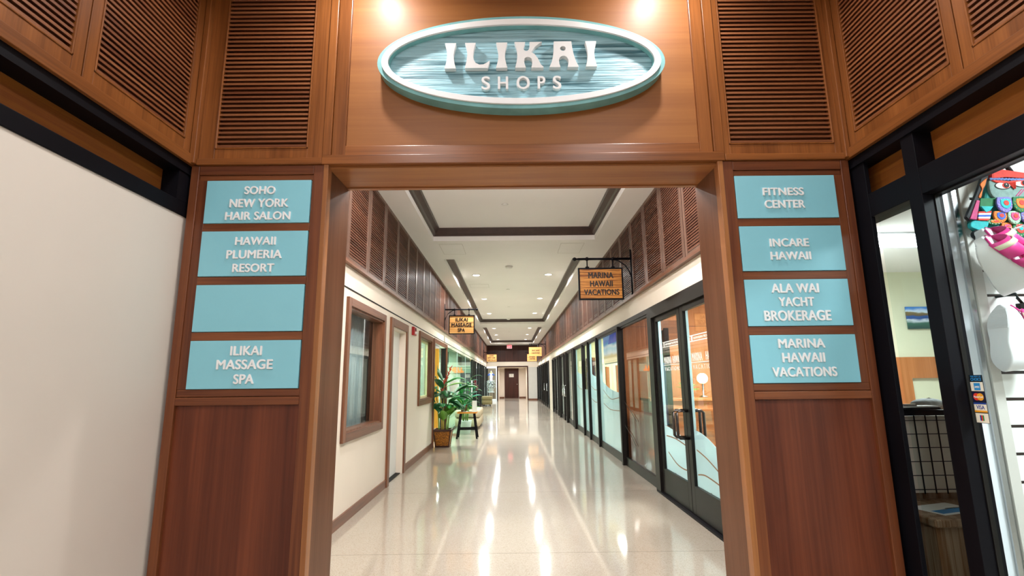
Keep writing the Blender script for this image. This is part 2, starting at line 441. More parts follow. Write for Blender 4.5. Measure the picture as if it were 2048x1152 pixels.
def end_wall():
    o = room('wall_end'); x0, x1 = -.9, 1.08
    MB().box(XL, XR, YE, YE+.1, 2.57, ZC).build('timber_upper', 'wood_end', o)
    g = MB()
    for gx in (-1.05, -.45, .15, .75, 1.35): g.box(gx-.006, gx+.006, YE-.004, YE, 2.57, ZC)
    g.build('seam', 'dark_gap', o)
    MB().box(XL, XR, YE, YE+.1, 2.2, 2.57).build('band', 'cream_wall', o)
    MB().box(x1+.06, XR, YE, YE+.1, 0, 2.2).build('pale_return', 'grey_wall', o)
    MB().box(XL, x0-.06, YE, YE+.1, 0, 2.2).build('return_beside_shop', 'tan_wall', o)
    fr = MB(); fr.box(x0-.07, x0, YE-.03, YE+.1, 0, 2.22); fr.box(x1, x1+.07, YE-.03, YE+.1, 0, 2.22); fr.box(x0-.07, x1+.07, YE-.03, YE+.1, 2.2, 2.28)
    fr.build('opening_casing', 'wood_end', o)
    al = MB(); al.box(x0-.1, x0, YE+.1, 38.6, 0, 2.26); al.box(x1, x1+.1, YE+.1, 38.6, 0, 2.26); al.box(x0, x1, YE+.1, 38.6, 2.22, 2.3)
    al.build('alcove', 'cream_wall', o)
    MB().box(x0, x1, 38.6, 38.7, 0, 2.22).build('alcove_back', 'cream_hall', o)
    bb = MB(); bb.box(x0, -.54, 38.57, 38.6, 0, .1); bb.box(.58, x1, 38.57, 38.6, 0, .1); bb.box(x1+.07, XR, YE-.02, YE, 0, .09)
    bb.build('baseboard', 'wood_trim_hall', o)
    d = room('door_1', (0.02, 38.55, 0))
    MB().box(-.53, .53, 0, .05, 0, 2.21).build('leaf', 'wood_end', d)
    MB().box(-.19, .16, -.008, 0, 1.55, 1.8).build('notice_plate', 'white_paint', d)
    MB().box(-.05, .04, -.012, -.008, 1.68, 1.73).build('emblem', 'pale_green', d)
    MB().lathe([(.03, 0), (.03, -.02), (.015, -.03), (.035, -.06), (.02, -.075)], (.41, 0, 1.02), 12, 'y').build('knob', 'chrome', d)
end_wall()
def base_left():
    o = room('baseboard_left')
    for a, b in ((YB, 6.80), (7.96, 10.65)):
        MB().box(XL, XL+.018, a, b, 0, .1).build('board', 'wood_trim_hall', o)
base_left()

# windows and doors of the cream wall
def casing(parent, y0, y1, z0, z1, w, sill=True):
    """a flat casing standing proud of the wall round an opening, and the reveal inside it"""
    x0, x1 = XL, XL+.03
    mb = MB()
    mb.box(x0, x1, y0-w, y0, (z0-w if sill else 0), z1+w); mb.box(x0, x1, y1, y1+w, (z0-w if sill else 0), z1+w)
    mb.build('window_frame' if sill else 'door_frame', 'wood_trim_hall_z', parent, bevel=.003)
    m2 = MB(); m2.box(x0, x1, y0, y1, z1, z1+w)
    if sill: m2.box(x0, x1, y0, y1, z0-w, z0)
    m2.build('rail', 'wood_trim_hall', parent, bevel=.003)
    rv = MB(); t = .02
    rv.box(XL-.12, XL+.01, y0, y0+t, z0, z1); rv.box(XL-.12, XL+.01, y1-t, y1, z0, z1); rv.box(XL-.12, XL+.01, y0+t, y1-t, z1-t, z1)
    if sill: rv.box(XL-.12, XL+.01, y0+t, y1-t, z0, z0+t)
    rv.build('reveal', 'wood_trim_hall_z' if sill else 'cream_wall', parent)
w1 = room('window_1'); casing(w1, 5.06, 6.42, .85, 2.11, .085)
MB().box(XL-.075, XL-.067, 5.08, 6.40, .87, 2.09).build('pane', 'shop_glass', w1)
w2 = room('window_2'); casing(w2, 9.07, 10.38, 1.01, 2.14, .095)
MB().box(XL-.075, XL-.067, 9.09, 10.36, 1.03, 2.12).build('pane', 'spa_glass', w2)
st = MB(); st.box(XL-.1, XL-.06, 9.09, 9.13, 1.03, 2.12); st.box(XL-.1, XL-.06, 10.28, 10.36, 1.03, 2.12); st.box(XL-.1, XL-.06, 9.13, 10.28, 1.03, 1.07); st.box(XL-.1, XL-.06, 9.13, 10.28, 2.08, 2.12)
st.build('sash', 'lime_wall', w2)
d2 = room('door_2'); casing(d2, 6.92, 7.83, 0, 2.10, .115, sill=False)
MB().box(XL-.125, XL-.085, 6.94, 7.81, .015, 2.08).build('leaf', 'white_paint', d2)
MB().box(XL-.12, XL-.02, 6.94, 7.81, 0, .012).build('threshold', 'black_metal', d2)
d3 = room('door_3')
fr = MB(); fr.box(XL, XL+.03, 10.65, 10.76, 0, 2.24); fr.box(XL, XL+.03, 12.75, 12.86, 0, 2.24); fr.build('door_frame', 'wood_trim_hall_z', d3)
MB().box(XL, XL+.03, 10.76, 12.75, 2.15, 2.24).build('rail', 'wood_trim_hall', d3)
MB().box(XL-.12, XL, 10.76, 10.80, 0, 2.15).build('jamb', 'yellow_paint', d3)
MB().box(XL-.12, XL-.04, 11.75, 11.85, 0, 2.15).build('post', 'yellow_paint', d3)
MB().box(XL-.12, XL, 12.70, 12.75, 0, 2.15).build('jamb', 'bronze_frame', d3)
MB().box(XL-.10, XL-.02, 10.80, 11.75, 2.08, 2.15).build('closer_rail', 'white_metal', d3)
MB().box(XL-.06, XL-.052, 11.85, 12.70, .02, 2.13).build('side_pane', 'spa_glass', d3)
d4 = room('door_4')      # frameless glass leaf standing open across the hall
MB().box(XL+.01, -.935, 12.925, 12.937, .012, 2.195).build('leaf', 'leaf_glass', d4)
MB().tube([(-1.0, 12.90, .97), (-1.0, 12.885, .99), (-1.0, 12.885, 1.32), (-1.0, 12.90, 1.34)], .016, 10).build('handle', 'white_metal', d4, True)
MB().box(XL+.01, -1.35, 12.915, 12.947, 0, .05).build('pivot_shoe', 'chrome', d4)

# rooms behind the cream wall
def left_rooms():
    o = room('wall_rooms_left'); mb = MB()
    mb.box(-4.0, -3.9, 2.9, 8.2, 0, 2.9); mb.box(-4, XL-.1, 2.8, 2.9, 0, 2.9); mb.box(-4, XL-.12, 8.1, 8.2, 0, 2.9); mb.box(-4, XL-.1, 2.9, 8.1, 2.7, 2.8)
    mb.build('meeting_room', 'grey_wall', o)
    m2 = MB(); m2.box(-4.0, -3.9, 8.3, YE, 0, 2.9); m2.box(-4, XL-.13, 8.25, 8.3, 0, 2.9); m2.box(-4, XL-.1, 8.3, YE, 2.62, 2.7); m2.box(-3.9, XL-.13, 10.52, 10.6, 0, 2.62); m2.box(-3.9, -2.2, 21.9, 22.0, 0, 2.62)
    m2.build('spa_room', 'pale_green', o)
left_rooms()
area('room_light', (-2.4, 5.6, 2.68), .5, .5, 130, COOL)
area('room_light', (-2.7, 9.6, 2.6), .5, .5, 40, NEUT)
area('dress_form_fill', (-1.3, 32.4, 2.15), .3, .3, 9, COOL)  # light added to brighten the dress form, no window stands here
area('alcove_fill', (.1, 36.6, 2.2), .5, .5, 30, NEUT)  # unseen light added to lift the dark end alcove
for y in (12, 15, 18, 20.5): area('room_light', (-2.8, y, 2.6), .6, .6, 60, NEUT)
for y in (24, 28, 32): area('room_light', (-2.8, y, 2.6), .6, .6, 30, COOL)

# dark framed glazing along a wall: kind of panes differs
def storefront(name, x, s, rows, z1=2.2, parent=None):
    """rows: (y0, y1) of the mullions; s = +1 when the hall lies at greater x"""
    o = parent or room(name)
    for a, b, dpt in rows:
        MB().box(x-.03*s, x+dpt*s, a, b, 0, z1).build('mullion', 'bronze_frame', o)
    for i in range(len(rows)-1):
        a, b = rows[i][1], rows[i+1][0]
        MB().box(x-.03*s, x+.02*s, a, b, 0, .13).build('bottom_rail', 'bronze_frame', o)
        MB().box(x-.03*s, x+.02*s, a, b, z1-.04, z1).build('head_rail', 'bronze_frame', o)
        MB().box(x-.008*s, x, a, b, .13, z1-.04).build('pane', ('mirror_glass' if a < 7 else 'shop_glass') if s < 0 else 'spa_glass', o)
    return o
w3 = storefront('window_3', XL, 1, [(21.15, 21.22, .05), (22.15, 22.20, .05), (23.1, 23.17, .05), (25.0, 25.07, .05), (26.7, 26.77, .05), (28.4, 28.47, .05), (30.2, 30.27, .05), (32.75, 32.82, .05), (34.6, 34.68, .05)])
MB().box(XL-.03, XL+.02, 12.86, 12.92, 0, 2.2).build('mullion', 'bronze_frame', w3)
for a_, b_ in ((12.92, 15.4), (15.44, 18.2), (18.24, 21.15)):
    MB().box(XL-.012, XL-.002, a_, b_, .06, 2.2).build('pane', 'spa_glass', w3)
    MB().box(XL-.03, XL, a_, b_, 0, .06).build('bottom_rail', 'chrome', w3)
for y_ in (15.4, 18.2): MB().box(XL-.016, XL+.002, y_, y_+.04, .06, 2.2).build('clear_joint', 'white_metal', w3)
d5 = room('door_5', (XL, 32.8, 0))   # white framed glass door standing open at the far shop
m = MB(); m.box(0, .05, -.02, .02, 0, 2.22); m.box(.66, .72, -.02, .02, 0, 2.22); m.build('stile', 'white_metal', d5)
m = MB(); m.box(.05, .66, -.02, .02, 2.1, 2.22); m.box(.05, .66, -.02, .02, 0, .16); m.build('rail', 'white_metal', d5)
MB().box(.05, .66, -.004, .004, .16, 2.1).build('pane', 'shop_glass', d5)
MB().box(.72, .745, -.03, .03, 0, 2.22).build('weather_edge', 'bronze_frame', d5)
MB().tube([(.64, -.03, .95), (.64, -.07, .95), (.64, -.07, 1.2), (.64, -.03, 1.2)], .012, 8).build('handle', 'chrome', d5, True)

# the glass storefronts opposite
def frost_shape(name, pts, parent, x=None):
    """film on the inner face of the glass; pts in (y, z)"""
    x = XR+.012 if x is None else x
    return MB().prism(pts, 'x', x, x+.002).build(name, 'frost_film', parent)
def curve_strip(pts, w, n=14):
    """smooth ribbon outline through pts (y, z)"""
    P = []
    for i in range(len(pts)-1):
        p0 = pts[max(i-1, 0)]; p1 = pts[i]; p2 = pts[i+1]; p3 = pts[min(i+2, len(pts)-1)]
        for k in range(n):
            t = k/n
            P.append(tuple(.5*((2*p1[j])+(-p0[j]+p2[j])*t+(2*p0[j]-5*p1[j]+4*p2[j]-p3[j])*t*t+(-p0[j]+3*p1[j]-3*p2[j]+p3[j])*t**3) for j in (0, 1)))
    P.append(pts[-1])
    return [(a, b+w/2) for a, b in P]+[(a, b-w/2) for a, b in reversed(P)], P
wood('wave_brown', '#7a5030', '#96683f', 'y', rough=.5)
def wave(name, pts, parent, w=.012, mat='wave_brown', x=None):
    o, _ = curve_strip(pts, w); x = XR-.004 if x is None else x
    return MB().prism(o, 'x', x, x-.0015).build(name, mat, parent)
w4 = storefront('window_4', XR+.01, -1, [(6.44, 6.52, .05), (8.30, 8.38, .07), (10.52, 10.60, .06), (11.74, 11.82, .06), (12.66, 12.76, .06), (14.28, 14.40, .08), (14.86, 14.92, .05), (16.30, 16.40, .08), (17.25, 17.33, .06), (18.6, 18.7, .08), (19.5, 19.58, .06), (20.8, 20.86, .05), (21.95, 22.05, .06)])
storefront('window_4', XR+.01, -1, [(24.15, 24.23, .06), (25.7, 25.78, .07), (26.9, 27.0, .07), (28.4, 28.48, .07), (30.1, 30.2, .07), (32.2, 32.3, .07), (34.6, 34.68, .07)], parent=w4)
MB().box(XR-.02, XR+.1, 4.22, 22.05, 2.19, 2.255).build('head', 'bronze_frame', w4)
MB().box(XR-.02, XR+.1, 24.15, YE, 2.19, 2.255).build('head', 'bronze_frame', w4)
MB().box(XR-.03, XR+.05, 14.40, 14.86, 0, 2.16).build('dark_panel', 'black_metal', w4)
for i, (z, w) in enumerate(((1.78, .16), (1.72, .12), (1.43, .1), (1.3, .14), (1.2, .12), (1.1, .14))):
    MB().box(XR-.034, XR-.03, 14.5, 14.5+w, z, z+.045).build('hours_line', 'white_paint', w4)
# door pair of the first shop
d6 = room('door_6')
fr = MB(); fr.box(XR-.05, XR+.06, 6.30, 6.44, 0, 2.2); fr.box(XR-.05, XR+.06, 4.22, 4.32, 0, 2.2); fr.build('door_frame', 'bronze_frame', d6)
MB().box(XR-.05, XR+.06, 4.32, 6.30, 2.10, 2.2).build('head', 'bronze_frame', d6)
MB().box(XR-.06, XR+.06, 4.22, 6.44, 0, .02).build('threshold', 'black_metal', d6)
def door_leaf(y0, y1, meet_low):
    """one glazed leaf between y0 and y1"""
    lf = MB(); x0, x1 = XR-.02, XR+.025
    lf.box(x0, x1, y0, y0+.095, .025, 2.095); lf.box(x0, x1, y1-.095, y1, .025, 2.095)
    lf.box(x0, x1, y0+.095, y1-.095, .025, .30); lf.box(x0, x1, y0+.095, y1-.095, 2.04, 2.095)
    o = lf.build('door_leaf', 'bronze_frame', d6, bevel=.003)
    MB().box(XR, XR+.008, y0+.095, y1-.095, .30, 2.04).build('pane', 'shop_glass', o)
    b = MB(); b.box(XR-.024, XR-.02, y0+.45, y0+.47, .315, .325); b.build('rail_screw', 'chrome', o)
    yh = y0+.05 if meet_low else y1-.05
    for sx, xf in ((-1, XR-.02), (1, XR+.025)):      # a pull on each face
        h = MB(); xh = xf+sx*.115
        h.tube([(xf, yh, .75), (xh-sx*.02, yh, .75), (xh, yh, .77), (xh, yh, 1.0), (xh-sx*.02, yh, 1.02), (xf, yh, 1.02)], .015, 10)
        h.build('handle', 'dark_handle', o, True)
    return o
# the pull of the far leaf stands off its meeting stile, the near one likewise
la = door_leaf(5.315, 6.30, True)
lb = door_leaf(4.32, 5.305, False)
ya, yb = 5.41, 6.205
pts, P = curve_strip([(yb, .80), (5.9, .775), (5.65, .74), (ya, .66)], 0)
frost_shape('frost_film', [(yb, .30)]+P+[(ya, .30)], la)
MB().box(XR+.012, XR+.014, 6.1, yb, .80, 2.04).build('frost_edge', 'frost_film', la)
wave('wave_line', [(6.08, .69), (5.75, .69), (ya, .655)], la)
wave('wave_line', [(6.05, .51), (5.8, .43), (5.6, .405), (ya, .41)], la)
pts, P = curve_strip([(5.21, .84), (5.0, .82), (4.75, .76), (4.415, .63)], 0)
frost_shape('frost_film', [(5.21, .30)]+P+[(4.415, .30)], lb)
MB().box(XR+.012, XR+.014, 5.14, 5.21, .84, 2.04).build('frost_edge', 'frost_film', lb)
MB().box(XR+.012, XR+.014, 4.415, 4.52, 1.75, 2.04).build('frost_edge', 'frost_film', lb)
wave('wave_line', [(5.12, .655), (4.9, .615), (4.7, .56), (4.42, .47)], lb)
wave('wave_line', [(5.13, .42), (4.95, .445), (4.7, .43), (4.5, .405)], lb)
def glass_text(rows, parent): return lettering('lettering', rows, lambda u, v, w: (XR-.001-w, -u, v), .0015, 'white_paint', parent, bold=.004)
for lf, (a, b) in ((la, (5.43, 6.02)), (lb, (4.45, 5.09))):
    bars = MB()
    for z in (1.768, 1.712): bars.box(XR-.0025, XR-.001, a, b, z-.005, z+.005)
    bars.box(XR-.0025, XR-.001, a, b, 1.497, 1.505); bars.build('rule_line', 'white_paint', lf)
    MB().box(XR-.0025, XR-.001, b-.07, b-.03, 1.72, 1.765).build('crest', 'white_paint', lf)
    glass_text([('HAWAIIAN PROPERTIES', (-(b-.1), -(a+.03), 1.728, 1.752)), ('MARINA', (-(b-.02), -(b-.29), 1.515, 1.595)), ('HAWAII', (-(a+.26), -(a+.01), 1.515, 1.595)), ('V A C A T I O N S', (-(b-.03), -(a+.02), 1.435, 1.478))], lf)
# film and waves further along
def film_panel(a, b, zs, x=None):
    _, P = curve_strip([(b, zs[0]), (a+(b-a)*.55, zs[1]), (a, zs[2])], 0)
    frost_shape('frost_film', [(b, .13)]+P+[(a, .13)], w4)
film_panel(8.38, 10.52, (1.38, 1.18, 1.10)); frost_shape('frost_edge', [(10.18, 1.3), (10.52, 1.38), (10.52, 2.16), (10.18, 2.16)], w4)
wave('wave_line', [(10.1, 1.14), (9.6, 1.02), (9.2, .99), (8.4, 1.06)], w4); wave('wave_line', [(10.1, .88), (9.6, .81), (9.2, .80), (8.4, .83)], w4)
film_panel(10.6, 11.74, (1.5, 1.42, 1.38)); frost_shape('frost_edge', [(11.5, 1.46), (11.74, 1.5), (11.74, 2.16), (11.5, 2.16)], w4)
wave('wave_line', [(11.6, 1.2), (11.1, 1.12), (10.62, 1.14)], w4); wave('wave_line', [(11.6, .92), (11.1, .86), (10.62, .88)], w4)
film_panel(12.76, 14.28, (1.6, 1.5, 1.48)); frost_shape('frost_edge', [(14.0, 1.56), (14.28, 1.6), (14.28, 2.16), (14.0, 2.16)], w4)
wave('wave_line', [(14.0, 1.2), (13.4, 1.1), (12.8, 1.12)], w4)
frost_shape('frost_film', [(11.82, .13), (12.66, .13), (12.66, 1.1), (11.82, 1.1)], w4)
_, P = curve_strip([(8.30, .95), (7.6, .75), (7.0, .52), (6.6, .3)], 0)
wave('wave_line', [(8.28, 1.0), (7.9, .88), (7.5, .74)], w4, mat='bronze_frame')
wave('wave_line', [(8.28, .62), (7.9, .5), (7.6, .38)], w4, mat='bronze_frame')
for a, b in ((16.9, 16.93), (17.5, 17.53), (25.4, 25.43), (27.3, 27.33)):
    MB().tube([(XR-.02, a, .8), (XR-.07, a, .8), (XR-.07, a, 1.15), (XR-.02, a, 1.15)], .015, 8).build('pull_handle', 'chrome', w4, True)
MB().box(XR-.018, XR-.01, 23.1, 23.2, 1.1, 1.22).build('switch_plate', 'white_paint', w4)
# ---------------------------------------------------------------- the timber portal
def portal_column(x0, x1, inner, lines):
    """one sign column of the portal between x0 and x1; INNER is the side of the opening (+1: at x1)"""
    o = room('wall_front')
    z1 = 2.515
    a, b = x0, x1
    MB().box(a+.01, b-.01, YF+.035, YB-.01, 0, z1).build('core', 'wood_panel_dark', o)
    # lower recessed panel
    ob = .045; ib = .055
    lo, hi = (a+ob, b-ib) if inner > 0 else (a+ib, b-ob)
    MB().box(lo, hi, YF+.018, YF+.04, 0, 1.24).build('lower_panel', 'wood_panel_dark', o)
    s = MB(); s.box(a, lo, YF, YF+.04, 0, z1)
    s.build('stile', 'wood_column', o, bevel=.003)
    s = MB(); s.box(hi, b, YF, YF+.04, 0, z1); s.build('stile', 'wood_column', o, bevel=.003)
    MB().box(lo, hi, YF, YF+.04, 1.24, 1.279).build('rail', 'wood_column_x', o, bevel=.003)
    MB().box(lo, hi, YF+.006, YF+.04, 1.281, 1.318).build('rail', 'wood_column_x', o, bevel=.003)
    MB().box(lo, hi, YF+.002, YF+.04, 2.462, z1).build('rail', 'wood_column_x', o, bevel=.003)
    MB().box(lo, hi, YF+.012, YF+.04, 2.43, 2.462).build('rail', 'wood_column_x', o, bevel=.002)
    xa, xb = lines
    MB().box(lo, xa, YF+.006, YF+.04, 1.318, 2.43).build('sign_stile', 'wood_column', o, bevel=.002)
    MB().box(xb, hi, YF+.006, YF+.04, 1.318, 2.43).build('sign_stile', 'wood_column', o, bevel=.002)
    for z in (2.143, 1.853, 1.563):
        MB().box(xa, xb, YF+.004, YF+.04, z, z+.043).build('sign_rail', 'wood_column_x', o, bevel=.002)
    MB().box(xa, xb, YF+.03, YF+.04, 1.318, 2.43).build('sign_backing', 'wood_panel_dark', o)
    return o
portal_column(-1.729, -1.008, 1, (-1.637, -1.07))
portal_column(1.164, 1.853, -1, (1.218, 1.766))
def portal_frame():
    o = room('trim_1')
    for x0, x1, i in ((-1.008, -.982, 1), (1.136, 1.164, -1)):
        MB().box(x0, x1, YF-.006, YF+.05, 0, 2.515).build('edge_board', 'wood_edge', o, bevel=.003)
    # jamb linings, very slightly closer together at the back
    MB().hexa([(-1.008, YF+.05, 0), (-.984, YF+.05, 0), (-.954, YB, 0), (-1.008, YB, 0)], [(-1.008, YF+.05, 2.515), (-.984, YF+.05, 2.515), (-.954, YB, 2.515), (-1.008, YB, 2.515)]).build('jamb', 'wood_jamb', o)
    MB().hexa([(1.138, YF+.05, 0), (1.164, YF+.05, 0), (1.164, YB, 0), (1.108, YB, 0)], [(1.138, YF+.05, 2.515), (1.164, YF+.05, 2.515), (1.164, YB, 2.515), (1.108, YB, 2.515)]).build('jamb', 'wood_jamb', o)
    # header
    MB().hexa([(-1.008, YF+.02, 2.5), (1.164, YF+.02, 2.5), (1.164, YB-.03, 2.475), (-1.008, YB-.03, 2.475)], [(-1.008, YF+.02, 2.56), (1.164, YF+.02, 2.56), (1.164, YB-.03, 2.56), (-1.008, YB-.03, 2.56)]).build('soffit', 'wood_soffit', o)
    MB().box(-1.008, 1.164, YB-.03, YB, 2.468, 2.62).build('back_board', 'wood_soffit', o)
    MB().box(-1.729, 1.853, YF+.05, YB-.02, 2.56, 3.8).build('core', 'dark_gap', o)
    MB().box(-1.729, 1.853, YB-.02, YB, 2.5, 3.8).build('back_lining', 'wood_hall', o)
    MB().box(-.905, 1.055, YF+.02, YF+.06, 2.6, 3.8).build('header_panel', 'wood_header', o)
    MB().box(-.902, 1.05, YF+.004, YF+.06, 2.566, 2.626).build('header_rail', 'wood_front_x', o, bevel=.003)
    MB().box(-1.02, 1.176, YF-.012, YF+.06, 2.513, 2.566).build('header_ledge', 'wood_front_x', o, bevel=.003)
    for a, b, y, m_ in ((-.973, -.9, YF+.002, 'wood_front'), (-1.02, -.975, YF-.008, 'wood_front'), (1.05, 1.121, YF+.002, 'wood_front'), (1.123, 1.178, YF-.008, 'wood_front')):
        MB().box(a, b, y, YF+.06, 2.566, 3.8).build('upright', m_, o, bevel=.003)
    # ledges under the two louvers over the sign columns
    MB().box(-1.70, -1.02, YF-.012, YF+.06, 2.515, 2.552).build('ledge', 'wood_front_x', o, bevel=.003)
    MB().box(1.178, 1.83, YF-.012, YF+.06, 2.515, 2.552).build('ledge', 'wood_front_x', o, bevel=.003)
    MB().box(-1.729, -1.70, YF-.03, YF+.03, 2.52, 3.8).build('corner_post', 'wood_front', o, bevel=.003)
    MB().box(1.826, 1.853, YF-.03, YF+.03, 2.52, 3.8).build('corner_post', 'wood_front', o, bevel=.003)
portal_frame()

# ---------------------------------------------------------------- louvered shutters
def louver(label, w, h, loc, rz, group, mats, stile=.05, top=.06, bot=.065, pitch=.0268, depth=.036, share=None):
    """framed louver, width along local x, face towards local -y"""
    if share:
        o = copy_tree(share); o.location = loc; o.rotation_euler = (0, 0, rz); tag(o, label, 'louver', group); return o
    o = thing('louvered_shutter', label, 'louver', loc, rz, group)
    fr = MB()
    fr.box(0, stile, 0, depth, 0, h); fr.box(w-stile, w, 0, depth, 0, h)
    fr.box(stile, w-stile, 0, depth, 0, bot); fr.box(stile, w-stile, 0, depth, h-top, h)
    b = .008
    fr.box(stile, stile+b, -.004, depth, bot, h-top); fr.box(w-stile-b, w-stile, -.004, depth, bot, h-top)
    fr.box(stile, w-stile, -.004, depth, bot, bot+b); fr.box(stile, w-stile, -.004, depth, h-top-b, h-top)
    fr.build('frame', mats[0], o, bevel=.002)
    sl = MB(); z = bot+b+.004
    while z < h-top-.02:
        y0, y1, dz, t = .003, .03, .013, (.0088 if pitch < .028 else .0128)
        sl.hexa([(stile, y0, z), (w-stile, y0, z), (w-stile, y1, z+dz), (stile, y1, z+dz)], [(stile, y0, z+t*1.4), (w-stile, y0, z+t*1.4), (w-stile, y1, z+dz+t*1.4), (stile, y1, z+dz+t*1.4)])
        z += pitch
    sl.box(stile, w-stile, .031, .034, bot, h-top)      # the back board
    sl.build('slat_infill', mats[1], o)
    return o
FR = ('wood_front', 'wood_slat')
# over the sign columns
louver('louvered wood shutter above the sign column beginning with the hair salon', .68, 1.24, (-1.70, YF+.002, 2.552), 0, 'louvers of the front hall', FR, stile=.085, bot=.06)
louver('louvered wood shutter above the sign column beginning with the fitness centre', .648, 1.24, (1.178, YF+.002, 2.552), 0, 'louvers of the front hall', FR, stile=.034, bot=.06)
# along the two side walls of the front hall
for i, y in enumerate((1.845, 1.098)):
    lab = ('louvered shutter next to the portal corner, above the blank cream wall', 'louvered shutter cut by the picture edge, above the blank cream wall')[i]
    louver(lab, .69 if i == 0 else .742, 1.2, (HL, y, 2.57), R(90), 'louvers of the front hall', FR)
for i, y in enumerate((1.845, 1.098)):
    lab = ('louvered shutter next to the portal corner, above the sandal shop window', 'louvered shutter cut by the picture edge, above the sandal shop window')[i]
    w_ = .69 if i == 0 else .742
    louver(lab, w_, 1.2, (HR, y+w_, 2.57), R(-90), 'louvers of the front hall', FR)
# the corridor rows
HM = ('wood_hall', 'wood_slat_hall')
src = None
for k in range(43):
    y = 2.83+(4.92-2.83) % .745 - .745 + .745*k
    if y < 2.7 or y+.74 > YE+.1: continue
    n = sum(1 for j in range(k) if 2.83+(4.92-2.83) % .745-.745+.745*j >= 2.7)
    src0 = louver(ORD[n]+' louvered shutter from the portal in the row above the massage spa side', .731, 1.15, (XL, y, 2.55), R(90), 'louvers along the massage spa side', HM, stile=.058, top=.045, bot=.06, pitch=.0295, share=src)
    src = src or src0
n = 0
for k in range(46):
    y1 = 2.83+(5.04-2.83) % .752 + .752*k
    if y1 > YE+.1: break
    louver(ORD[n]+' louvered shutter from the portal in the row above the glass storefronts', .744, 1.15, (XR, y1, 2.55), R(-90), 'louvers along the glass storefronts', HM, share=src)
    n += 1

# ---------------------------------------------------------------- side walls of the front hall
def hall_left():
    o = room('wall_hall_left')
    MB().box(HL-.12, HL-.02, -4, YF+.04, 0, 2.228).build('cream_board', 'cream_hall', o)
    MB().box(HL-.14, HL-.012, -4, YF+.04, 2.228, 2.303).build('beam', 'black_metal', o, bevel=.003)
    MB().box(HL-.16, HL-.10, -4, YF+.04, 2.303, 2.47).build('fascia_panel', 'fascia_brown', o)
    MB().box(HL-.12, HL-.012, YF-.075, YF+.04, 2.303, 2.47).build('end_post', 'black_metal', o)
    MB().box(HL-.16, HL-.006, -4, YF+.04, 2.462, 2.513).build('top_rail', 'black_metal', o)
    MB().box(HL-.06, HL+.012, -4, YF+.03, 2.513, 2.57).build('ledge', 'wood_front_y', o, bevel=.003)
    MB().box(HL-.1, HL-.045, -4, YF+.03, 2.57, 3.8).build('backing', 'dark_gap', o)
    MB().box(HL-.05, HL, 2.538, YF, 2.57, 3.8).build('corner_stile', 'wood_front', o)
    MB().box(HL-.05, HL, -4, 1.098, 2.57, 3.8).build('further_panel', 'wood_slat', o)
hall_left()
def hall_right():
    o = room('wall_hall_right'); x = HR+.02
    MB().box(HR-.012, HR+.06, -4, YF+.03, 2.513, 2.57).build('ledge', 'wood_front_y', o, bevel=.003)
    MB().box(HR+.045, HR+.1, -4, YF+.03, 2.57, 3.8).build('backing', 'dark_gap', o)
    MB().box(HR, HR+.05, 2.538, YF, 2.57, 3.8).build('corner_stile', 'wood_front', o)
    MB().box(HR, HR+.05, -4, 1.098, 2.57, 3.8).build('further_panel', 'wood_slat', o)
    MB().box(x-.012, x+.12, -4, YF+.04, 2.462, 2.513).build('top_rail', 'black_metal', o)
    MB().box(x+.085, x+.12, -4, YF+.04, 2.285, 2.47).build('fascia_panel', 'fascia_brown', o)
    MB().box(x, x+.11, -4, YF+.04, 2.16, 2.285).build('beam', 'black_metal', o, bevel=.003)
    MB().box(x-.003, x+.02, 2.482, YF+.04, 0, 2.462).build('portal_post', 'black_metal', o, bevel=.002)
    MB().box(x-.003, x+.09, 2.155, 2.228, 0, 2.462).build('mullion_post', 'black_metal', o, bevel=.002)
    gl = MB(); gl.box(x+.05, x+.07, 2.150, 2.155, 0, 2.16); gl.box(x+.05, x+.07, 1.0, 2.15, 2.153, 2.16); gl.build('glazing_bead', 'bronze_frame', o)
    MB().box(x, x+.11, -4, 1.0, 0, 2.16).build('further_front', 'black_metal', o)
    MB().box(x, x+.11, 1.0, 2.155, 0, .12).build('kick_rail', 'black_metal', o)
hall_right()
w5 = room('window_5')
MB().box(HR+.055, HR+.061, 2.225, 2.482, .02, 2.16).build('pane', 'display_glass', w5)
w6 = room('window_6')
MB().box(HR+.077, HR+.083, 1.0, 2.150, .12, 2.153).build('pane', 'display_glass', w6)
struct(MB().box(-2.2, 2.4, -4.1, -4, 0, 3.8).build('wall_back', 'cream_hall'))

# spots over the portal
def spot(x, label):
    t = thing('ceiling_spotlight', label, 'spotlight', (x, 2.24, 3.8))
    MB().lathe([(.075, 0), (.085, -.012), (.06, -.012), (.055, 0)], (0, 0, 0), 24).build('trim_ring', 'white_paint', t, True)
    MB().lathe([(.001, -.004), (.05, -.004), (.05, -.002), (.001, -.002)], (0, 0, 0), 20).build('lens', 'lamp_lens', t)
    l = area('spot_light', (x, 2.24, 3.785), .09, 0, SPOT_W, NEUT, 150, shape='DISK')
spot(-.77, 'recessed spotlight over the portal, toward the blank cream wall')
spot(.91, 'recessed spotlight over the portal, toward the sandal shop')
